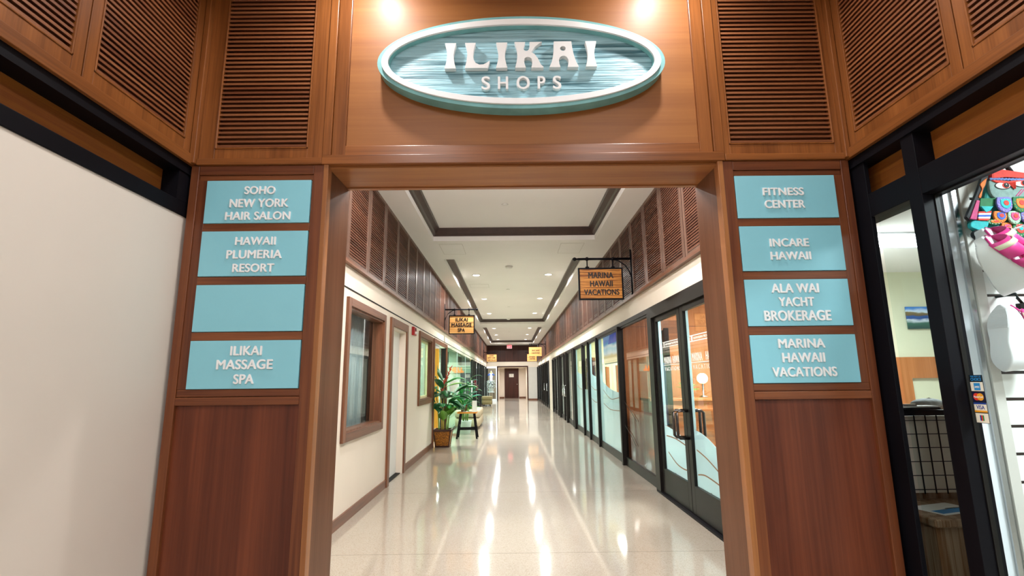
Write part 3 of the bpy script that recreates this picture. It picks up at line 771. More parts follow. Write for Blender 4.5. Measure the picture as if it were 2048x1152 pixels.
# ---------------------------------------------------------------- oval sign
def ellipse(cx, cz, a, b, n=96): return [(cx+a*math.cos(2*math.pi*i/n), cz+b*math.sin(2*math.pi*i/n)) for i in range(n)]
def oval_sign():
    t = thing('oval_sign', 'large oval blue-green sign with raised white letters over the archway', 'sign', (.073, YF, 2.8))
    cz = .289
    def ring_of(a0, b0, a1, b1, y0, y1):
        mb = MB(); o_, i_ = ellipse(0, cz, a0, b0), ellipse(0, cz, a1, b1)
        mb.ring([[(x, y1, z) for x, z in o_], [(x, y0, z) for x, z in o_], [(x, y0, z) for x, z in i_], [(x, y1, z) for x, z in i_], [(x, y1, z) for x, z in o_]], caps=False)
        return mb
    MB().prism(ellipse(0, cz, .8, .283), 'y', .0, .02).build('backboard', 'sign_teal', t)
    ring_of(.80, .284, .735, .222, -.055, .004).build('rim', 'sign_teal', t)
    ring_of(.776, .262, .738, .226, -.066, -.03).build('white_border', 'white_letter', t, bevel=.002)
    mb = MB(); mb.prism(ellipse(0, cz, .745, .232), 'y', -.026, .0); mb.build('carved_field', 'carved_blue', t)
    # hand drawn capitals, in the drawing units below, mapped on to the field
    I = [(163,117),(292,117),(281,165),(269,210),(263,255),(267,310),(278,360),(291,405),(160,405),(174,360),(185,310),(189,255),(185,210),(175,165)]
    L = [(393,115),(517,115),(500,170),(489,230),(488,270),(495,310),(517,345),(558,364),(605,362),(645,342),(678,318),(668,355),(652,402),(393,402),(411,330),(420,250),(414,190),(404,150)]
    K = [(962,110),(1087,110),(1074,145),(1066,180),(1070,202),(1088,214),(1110,213),(1128,192),(1137,160),(1135,110),(1280,110),(1240,132),(1192,170),(1152,228),(1192,250),(1228,300),(1262,370),(1292,397),(1290,403),(1150,403),(1160,370),(1164,335),(1156,302),(1132,285),(1102,283),(1077,295),(1070,330),(1078,370),(1090,403),(967,403),(984,340),(995,260),(990,200),(977,150)]
    A = [(1415,107),(1617,107),(1625,180),(1640,260),(1665,340),(1692,392),(1690,400),(1565,400),(1579,350),(1577,315),(1560,287),(1535,273),(1508,273),(1482,288),(1468,320),(1473,365),(1485,400),(1358,400),(1385,340),(1403,270),(1413,190)]
    hole = [(1518+32*math.cos(2*math.pi*i/20), 188+27*math.sin(2*math.pi*i/20)) for i in range(20)]
    def mp(u, v, w): return (-.427+(u-160)/(1752)*.852, -.026-w, .252+(402-v)/(297)*.161)
    sh = lambda P_, d, e=0: [(x+d, y+e) for x, y in P_]
    for nm, outl in (('I', [I]), ('L', [L]), ('I', [sh(I, 588, -3)]), ('K', [K]), ('A', [A, hole]), ('I', [sh(I, 1613, -9)])):
        shape_mesh('letter', outl, mp, .03, 'white_letter', t, bevel=.0015)
    for ch, u0, u1, z0, z1 in (('S', -.2219, -.1738, .126, .205), ('H', -.1315, -.0738, .128, .203), ('O', -.028, .0456, .127, .205), ('P', .0888, .1321, .128, .203), ('S', .1731, .2198, .126, .205)):
        lettering('letter', [(ch, (u0, u1, z0, z1))], lambda u, v, w: (u, -.026-w, v), .022, 'white_letter', t, bold=.02)
oval_sign()

# ---------------------------------------------------------------- name plates on the columns
PL = [('SOHO', [('SOHO', (-1.4271, -1.261, 2.3479, 2.3911)), ('NEW YORK', (-1.5002, -1.1858, 2.274, 2.3195)), ('HAIR SALON', (-1.5185, -1.1707, 2.204, 2.2474))], 'reading hair salon, topmost on its column'),
      ('p', [('HAWAII', (-1.4519, -1.2377, 2.0655, 2.1081)), ('PLUMERIA', (-1.4912, -1.2008, 1.9918, 2.036)), ('RESORT', (-1.4537, -1.2362, 1.9193, 1.9626))], 'reading plumeria resort, under the hair salon plate'),
      ('b', [], 'left blank, between the plumeria resort and massage spa plates'),
      ('m', [('ILIKAI', (-1.4251, -1.2648, 1.4876, 1.533)), ('MASSAGE', (-1.4894, -1.2049, 1.4176, 1.4643)), ('SPA', (-1.3976, -1.2949, 1.3447, 1.3909))], 'reading massage spa, lowest on its column')]
PR = [('f', [('FITNESS', (1.3654, 1.5865, 2.3129, 2.3546)), ('CENTER', (1.3689, 1.5852, 2.2412, 2.2848))], 'reading fitness center, topmost on its column'),
      ('i', [('INCARE', (1.3738, 1.5813, 2.0281, 2.0704)), ('HAWAII', (1.3716, 1.5844, 1.957, 1.9989))], 'reading incare, under the fitness center plate'),
      ('y', [('ALA WAI', (1.3569, 1.6038, 1.7808, 1.8274)), ('YACHT', (1.3875, 1.5722, 1.7094, 1.7556)), ('BROKERAGE', (1.3059, 1.6507, 1.635, 1.6864))], 'reading yacht brokerage, above the marina vacations plate'),
      ('v', [('MARINA', (1.3626, 1.6008, 1.4958, 1.5406)), ('HAWAII', (1.3755, 1.592, 1.4235, 1.4697)), ('VACATIONS', (1.3176, 1.6443, 1.352, 1.3977))], 'reading marina vacations, lowest on its column')]
for x0, x1, rows in ((-1.637, -1.071, PL), (1.219, 1.765, PR)):
    for (k, txt, lab), (z0, z1) in zip(rows, ((2.187, 2.427), (1.898, 2.142), (1.608, 1.852), (1.32, 1.562))):
        t = thing('name_plate', 'pale blue sign plate '+lab, 'sign', (0, YF, 0), 0, 'name plates on the portal columns')
        MB().box(x0+.002, x1-.002, -.001, .03, z0, z1).build('board', 'sign_blue', t, bevel=.002)
        if txt: lettering('lettering', txt, lambda u, v, w: (u, -.001-w, v), .006, 'white_letter', t, bold=.026)

# ---------------------------------------------------------------- hanging signs
def hanging_sign(y, wall, s, bx0, bx1, z0, z1, arm_end, arm_z, rows, board, label, frame=.022):
    """s = -1: the bracket is fixed to the wall at greater x"""
    t = thing('hanging_sign', label, 'sign', (wall, y, arm_z), 0, 'wooden signs hanging over the corridor')
    X = lambda x: x-wall
    Z = lambda z: z-arm_z
    br = MB(); e = X(arm_end); d = 1 if s > 0 else -1
    br.box(d*.008, d*.024, -.02, .02, -.55, .14)
    br.tube([(d*.012, 0, 0), (e*.93, 0, 0)], .018, 10)
    br.blob((e*.99, 0, 0), (.028, .028, .028)); br.tube([(e*.92, 0, 0), (e, 0, 0)], .012, 8)
    br.tube([(d*.01, 0, -.3), (d*.04, 0, -.2), (d*.1, 0, -.1), (d*.2, 0, -.03), (d*.3, 0, -.005)], .009, 8)
    br.build('bracket', 'black_metal', t, True)
    for hx in (bx0+.14, bx1-.14):
        h = MB(); h.tube([(X(hx), 0, 0), (X(hx), 0, Z(z1))], .009, 8); h.blob((X(hx), 0, 0), (.028, .03, .03)); h.blob((X(hx), 0, Z(z1)+.012), (.03, .016, .014))
        h.build('hanger', 'black_metal', t, True)
    f = MB(); w = frame
    f.box(X(bx0), X(bx0)+w, -.024, .024, Z(z0), Z(z1)); f.box(X(bx1)-w, X(bx1), -.024, .024, Z(z0), Z(z1)); f.box(X(bx0)+w, X(bx1)-w, -.024, .024, Z(z0), Z(z0)+w); f.box(X(bx0)+w, X(bx1)-w, -.024, .024, Z(z1)-w, Z(z1))
    f.build('frame', 'black_metal' if frame > .012 else board, t)
    bd = MB().box(X(bx0)+w, X(bx1)-w, -.016, .016, Z(z0)+w, Z(z1)-w).build('board', board, t)
    lettering('lettering', rows, lambda u, v, w_: (X(u), -.016-w_, Z(v)), .004, 'black_letter', t, bold=.03)
    return t
hanging_sign(7.30, XR, -1, 1.0095, 1.673, 2.4965, 2.979, .955, 3.118, [('MARINA', (1.157, 1.5307, 2.821, 2.9079)), ('HAWAII', (1.1792, 1.5163, 2.6952, 2.78)), ('VACATIONS', (1.0859, 1.6088, 2.5702, 2.6521))], 'zebra_wood', 'streaky wooden hanging sign for marina vacations, on a black bracket')
ts = hanging_sign(12.32, XL, 1, -1.528, -.893, 2.467, 2.936, -.83, 3.08, [('ILIKAI', (-1.3628, -1.0607, 2.785, 2.868)), ('MASSAGE', (-1.4603, -.9702, 2.652, 2.738)), ('SPA', (-1.3095, -1.1302, 2.526, 2.612))], 'pale_board', 'pale wooden hanging sign for the massage spa, on a black bracket')
m = MB()
for z in (2.748, 2.642): m.box(.13, .74, -.0165, -.016, z-3.08-.004, z-3.08+.004)
m.build('plank_seam', 'black_letter', ts)
hanging_sign(26.15, XR, -1, .924, 1.585, 2.548, 3.014, .95, 3.165, [('INCARE', (1.081, 1.4794, 2.7937, 2.8729)), ('HAWAII', (1.07, 1.468, 2.6708, 2.7499))], 'pale_board', 'small pale hanging sign for incare, in front of the fitness sign', .01)
hanging_sign(30.0, XR, -1, .951, 1.519, 2.428, 2.84, .87, 2.965, [('FITNESS', (1.0735, 1.4187, 2.64, 2.72)), ('CENTER', (1.0716, 1.4166, 2.52, 2.608))], 'pale_board', 'small pale hanging sign for the fitness center, half hidden behind another', .01)
hanging_sign(30.0, XL, 1, -1.444, -.866, 2.432, 2.845, -.79, 2.985, [('SOHO', (-1.2814, -1.0377, 2.73, 2.808)), ('NEW YORK', (-1.3994, -.9266, 2.61, 2.688)), ('HAIR SALON', (-1.4138, -.9069, 2.475, 2.548))], 'pale_board', 'small pale hanging sign for the hair salon, before the dark end wall', .01)

# ---------------------------------------------------------------- ceiling fittings
def downlight(x, y, label):
    t = thing('downlight', label, 'downlight', (x, y, 3.9), 0, 'recessed downlights of the corridor')
    MB().lathe([(.095, 0), (.108, -.01), (.085, -.012), (.078, -.002)], (0, 0, 0), 28).build('trim_ring', 'white_paint', t, True)
    MB().lathe([(.001, -.006), (.08, -.006), (.08, -.003), (.001, -.003)], (0, 0, 0), 24).build('lens', 'lamp_lens', t)
    area('down_light', (x, y, 3.885), .15, 0, DOWN_W, WARM, 165, shape='DISK')
rows = [(12.08, 'first'), (15.75, 'second'), (19.34, 'third'), (25.05, 'fourth'), (28.7, 'fifth'), (32.1, 'sixth')]
for y, n in rows:
    tr = 'nearer lit ceiling tray' if y < 22 else 'far ceiling tray'
    downlight(-.84, y, n+' downlight from the portal, massage spa side of the '+tr)
    downlight(.935, y, n+' downlight from the portal, storefront side of the '+tr)
for y in (3.7, 5.05):     # unseen pairs added to brighten the corridor near the portal
    for x in (-.84, .935): area('down_light', (x, y, 3.885), .15, 0, DOWN_W*.4, WARM, 165, shape='DISK')
def detector(x, y, z, r, label):
    t = thing('smoke_detector', label, 'smoke detector', (x, y, z), 0)
    MB().lathe([(r, 0), (r, -.02), (r*.8, -.045), (r*.4, -.055), (.01, -.055)], (0, 0, 0), 24).build('housing', 'white_paint', t, True)
    MB().lathe([(r*.86, -.022), (r*.88, -.028), (r*.84, -.03)], (0, 0, 0), 24).build('vent_slot', 'crown_dark', t, True)
    return t
detector(-.03, 11.15, 3.9, .085, 'white smoke detector on the ceiling before the first downlights')
for y, n in ((7.05, 'in the dim first ceiling tray'), (14.1, 'between the first and second downlight pairs'), (17.6, 'between the second and third downlight pairs'), (26.9, 'in the far ceiling tray')):
    t = thing('sprinkler_head', 'flush sprinkler cover '+n, 'sprinkler', (-.07, y, 3.9))
    MB().lathe([(.04, 0), (.045, -.008), (.03, -.012), (.001, -.012)], (0, 0, 0), 20).build('cover', 'white_paint', t, True)
    MB().lathe([(.046, 0), (.05, -.003), (.046, -.004)], (0, 0, 0), 20).build('escutcheon', 'grey_wall', t, True)
detector(-.1, 21.0, 3.9, .08, 'white smoke detector at the far edge of the middle ceiling tray')
for x0, x1, y0, y1, z, lab in ((-1.24, -.84, 8.5, 9.2, ZC, 'flush ceiling hatch on the crossbar beyond the first tray, massage spa side'), (-1.1, -.6, 13.3, 13.8, 3.9, 'flush ceiling hatch beyond the first downlight of the spa side'), (.9, 1.3, 8.5, 9.2, ZC, 'flush ceiling hatch on the crossbar beyond the first tray, storefront side')):
    t = thing('access_hatch', lab, 'ceiling hatch', ((x0+x1)/2, (y0+y1)/2, z))
    a, b = (x1-x0)/2, (y1-y0)/2
    MB().box(-a, a, -b, b, -.002, 0).build('door_panel', 'ceiling_paint', t)
    g = MB(); g.box(-a-.006, a+.006, -b-.008, -b, -.003, 0); g.box(-a-.006, a+.006, b, b+.008, -.003, 0); g.box(-a-.006, -a, -b, b, -.003, 0); g.box(a, a+.006, -b, b, -.003, 0)
    g.build('frame', 'grey_wall', t)
def exit_sign():
    t = thing('exit_sign', 'small glowing red EXIT sign at the far ceiling edge', 'exit sign', (-.11, 33.6, 3.41))
    MB().box(-.17, .17, 0, .06, 0, .24).build('housing', 'white_paint', t, bevel=.005)
    MB().box(-.145, .145, -.006, 0, .025, .215).build('lit_face', 'exit_red', t)
    lettering('lettering', [('EXIT', (-.12, .12, .06, .18))], lambda u, v, w: (u, -.006-w, v), .003, 'white_paint', t)
    MB().box(-.05, .05, .0, .06, .24, .29).build('mount', 'white_paint', t)
exit_sign()
def strobe():
    t = thing('fire_alarm_strobe', 'red fire alarm strobe on the cream wall beside the white door', 'fire alarm', (XL, 8.42, 2.10), R(90))
    MB().box(-.1, .1, -.045, 0, 0, .14).build('housing', 'red_plastic', t, bevel=.006)
    MB().box(-.06, .06, -.075, -.045, .02, .06).build('strobe_lens', 'white_paint', t, bevel=.008)
    g = MB()
    for z in (.08, .095, .11): g.box(-.06, .06, -.048, -.045, z, z+.006)
    g.build('grille', 'dark_gap', t)
strobe()

# ---------------------------------------------------------------- plants
plain('leaf_dark', '#2b6e3c', rough=.45, noise=.35, nscale=7)
plain('leaf_green', '#41a052', rough=.45, noise=.3, nscale=7)
plain('leaf_lime', '#6faa3e', rough=.38, noise=.25, nscale=6)
plain('leaf_teal', '#239070', rough=.42, noise=.3, nscale=6)
plain('stem_green', '#7fa64a', rough=.45, noise=.15)
plain('stem_yellow', '#b9a548', rough=.45, noise=.15)
plain('flower_red', '#d8402c', rough=.35, noise=.2, nscale=20)
plain('flower_dark_red', '#a3222f', rough=.4, noise=.2, nscale=20)
plain('flower_pink', '#e6c3b4', rough=.45, noise=.12, nscale=20)
plain('soil', '#3a2c20', rough=.9, noise=.3, nscale=60, bump=.5, bscale=120)
plain('pot_frame', '#3a1c14', rough=.3, noise=.2)
plain('terracotta_brown', '#6b3b24', rough=.5, noise=.2, nscale=14)
def mat_basket():
    m, nt, b = newmat('basket_gold'); tc = N(nt, 'ShaderNodeTexCoord')
    v = N(nt, 'ShaderNodeTexVoronoi', Scale=75.0); nt.links.new(tc.outputs['Object'], v.inputs['Vector'])
    rp = N(nt, 'ShaderNodeValToRGB'); rp.color_ramp.elements[0].color = lin('#5a3208'); rp.color_ramp.elements[1].color = lin('#c07a1c')
    sp = N(nt, 'ShaderNodeSeparateColor'); nt.links.new(v.outputs['Color'], sp.inputs[0]); nt.links.new(sp.outputs[0], rp.inputs[0])
    nt.links.new(rp.outputs[0], b.inputs['Base Color']); b.inputs['Roughness'].default_value = .45
mat_basket()
def leaf(mb, base, az, elev, length, width, droop, stalk=0, seg=9, fold=.25, twist=0):
    """one leaf blade with a folded midrib, arching from BASE; droop in radians along its length"""
    p = Vector(base); rows = []; a = elev; tot = length+stalk; st = tot/(seg+3)
    for k in range(seg+4):
        t = k*st
        d = Vector((math.cos(az)*math.cos(a), math.sin(az)*math.cos(a), math.sin(a)))
        sd = Vector((-math.sin(az), math.cos(az), 0)); n = d.cross(sd)
        tw = twist*t/tot; sd2 = sd*math.cos(tw)+n*math.sin(tw); n = d.cross(sd2)
        u = 0 if t <= stalk else (t-stalk)/length
        w = .006 if u <= 0 else max(.0015, width*.5*(math.sin(math.pi*min(1, u)**.8))**.75)
        lift = -n*w*fold
        rows.append((p.copy(), p+sd2*w+lift, p-sd2*w+lift, n))
        p = p+d*st; a -= droop/(seg+3)*(.4+1.2*t/tot)
    rings = []
    for c, l, r, n in rows:
        h = n*.0012
        rings.append([tuple(l), tuple(c+h), tuple(r), tuple(c-h*2.5)])
    mb.ring(rings)
    return p
def square_pot(t, w0, w1, h):
    fr = MB(); n = .022
    for sx in (-1, 1):
        for sy in (-1, 1):
            lo = [(sx*(w0/2-(n if q else 0)), sy*(w0/2-(n if r_ else 0)), 0) for q, r_ in ((0,0),(1,0),(1,1),(0,1))]
            hi = [(sx*(w1/2-(n if q else 0)), sy*(w1/2-(n if r_ else 0)), h) for q, r_ in ((0,0),(1,0),(1,1),(0,1))]
            fr.hexa(lo, hi)
    b = w0/2+.004; fr.box(-b, b, -b, b, 0, .03)
    b = w1/2+.006
    fr.box(-b, b, -b, -b+.03, h-.035, h+.008); fr.box(-b, b, b-.03, b, h-.035, h+.008); fr.box(-b, -b+.03, -b+.03, b-.03, h-.035, h+.008); fr.box(b-.03, b, -b+.03, b-.03, h-.035, h+.008)
    pot = fr.build('pot', 'pot_frame', t)
    i0, i1 = w0/2-.01, w1/2-.01
    s = MB(); s.ring([[(-i0,-i0,.02),(i0,-i0,.02),(i0,i0,.02),(-i0,i0,.02)], [(-i1,-i1,h-.03),(i1,-i1,h-.03),(i1,i1,h-.03),(-i1,i1,h-.03)]])
    s.build('woven_side', 'basket_gold', pot)
    MB().box(-i1+.02, i1-.02, -i1+.02, i1-.02, h-.032, h-.022).build('soil', 'soil', pot)
def heliconia():
    t = thing('potted_heliconia', 'tall potted heliconia with red flowers beside the yellow doorway', 'plant', (-1.44, 10.86, 0))
    square_pot(t, .29, .38, .35)
    rnd = random.Random(11)
    stems = [(-.08, -.05, 1.0, -.06), (.0, .02, 1.3, .0), (.07, -.04, .95, .05), (-.04, .08, 1.15, -.04), (.09, .06, 1.1, .1), (.02, -.09, .85, .0)]
    for i, (x, y, h, lean) in enumerate(stems):
        pts = [(x+lean*(k/5)**1.5, y, .33+(h-.33)*k/5) for k in range(6)]
        MB().tube(pts, [.015, .014, .013, .012, .01, .008], 8).build('stem', 'stem_yellow' if i % 2 else 'stem_green', t, True)
    B = {'leaf_dark': MB(), 'leaf_green': MB(), 'leaf_lime': MB()}
    # (stem, height, azimuth, elevation, length, width, droop, tone)
    spec = [(0, .98, 3.0, .5, .42, .14, 1.9, 'leaf_dark'), (0, .9, 3.6, .35, .4, .15, 1.7, 'leaf_green'), (0, 1.0, 2.2, .9, .4, .12, 1.1, 'leaf_dark'), (0, .85, 4.4, .3, .38, .15, 1.8, 'leaf_dark'),
            (1, 1.28, 3.3, .7, .48, .14, 1.4, 'leaf_dark'), (1, 1.2, .2, .5, .46, .13, 1.2, 'leaf_lime'), (1, 1.3, 2.6, 1.1, .42, .09, .6, 'leaf_dark'), (1, 1.1, 5.0, .4, .42, .16, 1.8, 'leaf_dark'), (1, 1.25, 5.8, .7, .5, .13, 1.5, 'leaf_green'),
            (2, .95, .0, .5, .42, .15, 1.6, 'leaf_dark'), (2, .9, 5.6, .3, .42, .16, 1.9, 'leaf_dark'), (2, .8, 4.9, .5, .36, .15, 1.6, 'leaf_green'), (2, .6, 5.2, 1.0, .34, .14, .9, 'leaf_lime'), (2, .55, .1, 1.1, .36, .15, .8, 'leaf_lime'),
            (3, 1.12, 3.1, .6, .46, .14, 1.6, 'leaf_green'), (3, 1.05, 4.0, .5, .4, .15, 1.7, 'leaf_dark'), (3, 1.15, 1.5, .9, .4, .12, 1.0, 'leaf_dark'),
            (4, 1.08, .1, .7, .5, .14, 1.5, 'leaf_green'), (4, 1.0, 5.9, .5, .46, .15, 1.8, 'leaf_dark'), (4, 1.05, .8, .8, .44, .14, 1.3, 'leaf_dark'), (4, .9, 5.3, .2, .36, .16, 1.7, 'leaf_dark'),
            (5, .82, 3.9, .5, .36, .16, 1.8, 'leaf_dark'), (5, .8, 4.8, .6, .38, .17, 1.7, 'leaf_dark'), (5, .7, 3.3, .7, .34, .12, 1.6, 'leaf_green'), (0, .75, 4.9, .5, .36, .15, 1.8, 'leaf_dark'), (1, .95, 5.4, .6, .42, .15, 1.6, 'leaf_dark'), (2, .7, 5.9, .6, .38, .15, 1.7, 'leaf_green'), (4, .8, 5.6, .5, .4, .16, 1.8, 'leaf_dark'), (3, .85, 4.6, .4, .38, .15, 1.8, 'leaf_green'), (5, .5, 4.7, 1.0, .32, .13, .9, 'leaf_lime'), (1, 1.0, 4.5, .6, .4, .14, 1.7, 'leaf_dark'), (4, 1.05, 6.1, .8, .5, .13, 1.2, 'leaf_dark'), (1, 1.05, 3.7, .8, .4, .13, 1.5, 'leaf_green'), (2, .85, 5.4, .8, .4, .13, 1.3, 'leaf_green'), (0, .8, 3.9, .9, .36, .13, 1.3, 'leaf_dark'), (3, .95, 5.2, .7, .4, .13, 1.5, 'leaf_dark'), (5, .62, 5.6, .9, .36, .13, 1.3, 'leaf_lime'), (1, 1.15, 4.3, .9, .4, .11, 1.2, 'leaf_dark')]
    for s, h, az, el, ln, wd, dr, tone in spec:
        x, y, hh, lean = stems[s]; f_ = min(1, (h-.33)/(hh-.33))
        leaf(B[tone], (x+lean*f_**1.5, y, h), az, el, ln*1.08, wd*1.45, dr, stalk=.06, twist=rnd.uniform(-.5, .5))
    for k, mb in B.items():
        mb.v = [((x if x > -.15 else -.15+(x+.15)*.12), y, z) for x, y, z in mb.v]     # leaves that meet the wall lie along it
        mb.build('foliage', k, t, True)
    # two flower spikes of overlapping claw-like bracts
    def spike(p0, p1, n):
        mb = MB(); a, b = Vector(p0), Vector(p1); mb.tube([p0, tuple((a+b)/2), p1], .008, 6)
        for k in range(n):
            c = a.lerp(b, k/(n-1)); sd = 1 if k % 2 else -1; L_ = .085-.04*k/n
            dr_ = (b-a).normalized(); w = Vector((sd*.7, -.3, .25))
            rings = []
            for q in range(5):
                u = q/4; pc = c+w*L_*.8*u+dr_*L_*.8*u; r_ = .018*(1-u)+.002
                rings.append([(pc.x+r_*.6*math.cos(v), pc.y+r_*math.sin(v), pc.z+r_*1.5*math.cos(v+.6)) for v in (0, 1.05, 2.1, 3.14, 4.2, 5.24)])
            mb.ring(rings)
        return mb
    spike((-.02, .0, 1.12), (.02, -.03, 1.36), 6).build('flower', 'flower_red', t, True)
    spike((.03, .02, 1.32), (.15, -.02, 1.62), 8).build('flower', 'flower_red', t, True)
heliconia()
def stool():
    t = thing('wood_stool', 'black-legged stool with an orange wood top holding a potted plant', 'stool', (-1.06, 12.38, 0))
    MB().box(-.235, .235, -.17, .17, .575, .61).build('seat', 'stool_top', t, bevel=.008)
    for sx in (-1, 1):
        for sy in (-1, 1):
            a, b = (sx*.235, sy*.19), (sx*.16, sy*.12); w = .019
            MB().hexa([(a[0]-w, a[1]-w, 0), (a[0]+w, a[1]-w, 0), (a[0]+w, a[1]+w, 0), (a[0]-w, a[1]+w, 0)], [(b[0]-w, b[1]-w, .575), (b[0]+w, b[1]-w, .575), (b[0]+w, b[1]+w, .575), (b[0]-w, b[1]+w, .575)]).build('leg', 'black_metal', t)
    for sy in (-1, 1): MB().box(-.2, .2, sy*.165-.012, sy*.165+.012, .2, .235).build('stretcher', 'black_metal', t)
    for sx in (-1, 1): MB().box(sx*.19-.012, sx*.19+.012, -.14, .14, .28, .31).build('stretcher', 'black_metal', t)
stool()
def stool_plant():
    t = thing('potted_foliage_plant', 'bushy green plant in a small brown pot on the stool', 'plant', (-1.16, 12.42, .611))
    MB().lathe([(.06, 0), (.085, .12), (.1, .135), (.1, .16), (.085, .16), (.08, .13), (.001, .13)], (0, 0, 0), 20).build('pot', 'terracotta_brown', t, True)
    MB().lathe([(.001, .13), (.082, .13), (.082, .14), (.001, .145)], (0, 0, 0), 16).build('soil', 'soil', t)
    rnd = random.Random(5); B = {'leaf_teal': MB(), 'leaf_green': MB(), 'leaf_lime': MB()}
    for k in range(56):
        az = rnd.uniform(0, 6.28); el = rnd.uniform(.1, 1.4); ln = rnd.uniform(.1, .17)
        leaf(B[rnd.choice(['leaf_teal', 'leaf_teal', 'leaf_green', 'leaf_green', 'leaf_lime'])], (.05*math.cos(az), .05*math.sin(az), .14), az, el, ln, rnd.uniform(.06, .1), rnd.uniform(.8, 2.2), stalk=rnd.uniform(.05, .17), twist=rnd.uniform(-.5, .5), seg=6)
    for az, el, st_, ln, wd, tone in ((3.6, 1.2, .32, .26, .16, 'leaf_teal'), (5.6, 1.15, .34, .28, .17, 'leaf_teal'), (4.6, 1.3, .42, .24, .14, 'leaf_green'), (.3, 1.0, .3, .26, .14, 'leaf_teal')):
        leaf(B[tone], (0, 0, .14), az, el, ln, wd, 1.6, stalk=st_)
    for k, mb in B.items(): mb.build('foliage', k, t, True)
    fl = MB()
    for dx, dz in ((.2, .2), (.245, .23), (.225, .16), (.26, .18)):
        for q in range(5):
            leaf(fl, (dx, -.05, dz), q*1.256, .5, .05, .035, .9, seg=4)
    fl.build('orchid_bloom', 'flower_pink', t, True)
stool_plant()
t = thing('card_stand', 'white tent card standing on the stool beside the plant', 'card', (-.885, 12.26, .611))
MB().hexa([(-.055, -.04, 0), (.055, -.04, 0), (.055, -.035, 0), (-.055, -.035, 0)], [(-.055, -.002, .26), (.055, -.002, .26), (.055, .003, .26), (-.055, .003, .26)]).build('front_sheet', 'white_paint', t)
MB().hexa([(-.055, .035, 0), (.055, .035, 0), (.055, .04, 0), (-.055, .04, 0)], [(-.055, -.003, .26), (.055, -.003, .26), (.055, .002, .26), (-.055, .002, .26)]).build('back_sheet', 'white_paint', t)
o = MB().box(-.11, .11, -.08, .08, 0, .006).build('paper_sheet', 'white_paint'); o.location = (-1.06, 12.30, .6125); o.rotation_euler = (0, 0, .12)
tag(o, 'white paper lying flat on the stool beside the tent card', 'paper')
def floor_plant():
    t = thing('potted_red_ginger', 'leafy plant with dark red flowers behind the open glass leaf', 'plant', (-1.22, 13.5, 0))
    MB().lathe([(.14, 0), (.17, .3), (.18, .32), (.16, .32), (.15, .28), (.001, .28)], (0, 0, 0), 24).build('pot', 'white_paint', t, True)
    MB().lathe([(.001, .28), (.15, .28), (.15, .29), (.001, .3)], (0, 0, 0), 16).build('soil', 'soil', t)
    rnd = random.Random(3); B = {'leaf_dark': MB(), 'leaf_teal': MB(), 'leaf_green': MB()}; sm = MB()
    tops = []
    for k in range(9):
        az = k*.7; h = rnd.uniform(.9, 1.5); ln_ = .16
        top = (ln_*math.cos(az)*1.3, ln_*math.sin(az), h); tops.append(top)
        MB().tube([(.06*math.cos(az), .06*math.sin(az), .28), (.1*math.cos(az), .1*math.sin(az), h*.6), top], [.011, .009, .006], 6).build('stem', 'stem_green', t, True)
        for q in range(5):
            f_ = .35+.65*q/4
            leaf(B[rnd.choice(list(B))], (top[0]*f_, top[1]*f_, .28+(h-.28)*f_), rnd.uniform(0, 6.28), rnd.uniform(.3, 1), rnd.uniform(.26, .4), rnd.uniform(.09, .14), rnd.uniform(1, 1.9), stalk=.05, seg=6)
    for k, mb in B.items(): mb.build('foliage', k, t, True)
    for tp in (tops[0], tops[1], (.26, -.1, 1.25), (.3, 0, 1.1)):
        fl = MB()
        for q in range(14):
            leaf(fl, (tp[0], tp[1], tp[2]-.03+.01*q), q*2.4, .7, .06, .035, .5, seg=3)
        fl.build('flower', 'flower_dark_red', t, True)
floor_plant()
t = thing('framed_notice', 'white notice in a pale frame fixed to the open glass leaf', 'notice', (-1.445, 12.918, 1.05))
MB().box(-.12, .12, -.008, .006, 0, .31).build('frame', 'white_metal', t, bevel=.003)
MB().box(-.095, .095, -.010, -.008, .03, .28).build('sheet', 'white_paint', t)
g = MB()
for k in range(6): g.box(-.07, .07-.02*(k % 3), -.0105, -.010, .06+.035*k, .066+.035*k)
g.build('text_line', 'grey_wall', t)

# ---------------------------------------------------------------- upholstered benches
plain('bench_beige', '#b9a88a', rough=.75, noise=.06, bump=.2, bscale=300)
plain('bench_olive', '#8f845a', rough=.75, noise=.06, bump=.2, bscale=300)
def bench(label, x0, x1, y0, y1, h, mat):
    t = thing('upholstered_bench', label, 'bench', ((x0+x1)/2, (y0+y1)/2, 0), 0)
    a, b = (x1-x0)/2, (y1-y0)/2
    def pad(z0, z1, r, nm, inset=0):
        mb = MB(); rings = []
        for z, k in ((z0, .92), (z0+.02, 1), (z1-.05, 1), (z1-.015, .97), (z1, .88)):
            pts = []
            for cx, cy, a0 in ((a-r, b-r, 0), (-a+r, b-r, 90), (-a+r, -b+r, 180), (a-r, -b+r, 270)):
                for q in range(7):
                    an = R(a0+15*q); pts.append(((cx+r*math.cos(an))*k, (cy+r*math.sin(an))*k, z))
            rings.append(pts)
        mb.ring(rings); return mb.build(nm, mat, t, True)
    pad(.07, h*.6, .1, 'base'); pad(h*.6+.005, h, .1, 'seat_cushion')
    for sx in (-1, 1):
        for sy in (-1, 1): MB().lathe([(.02, 0), (.025, .075)], (sx*(a-.12), sy*(b-.12), 0), 10).build('foot', 'black_metal', t)
bench('beige upholstered bench partly behind the stool', -1.6, -.9, 14.45, 16.3, .52, 'bench_beige')
bench('small olive upholstered bench before the white framed door', -1.6, -1.04, 27.25, 27.9, .5, 'bench_olive')

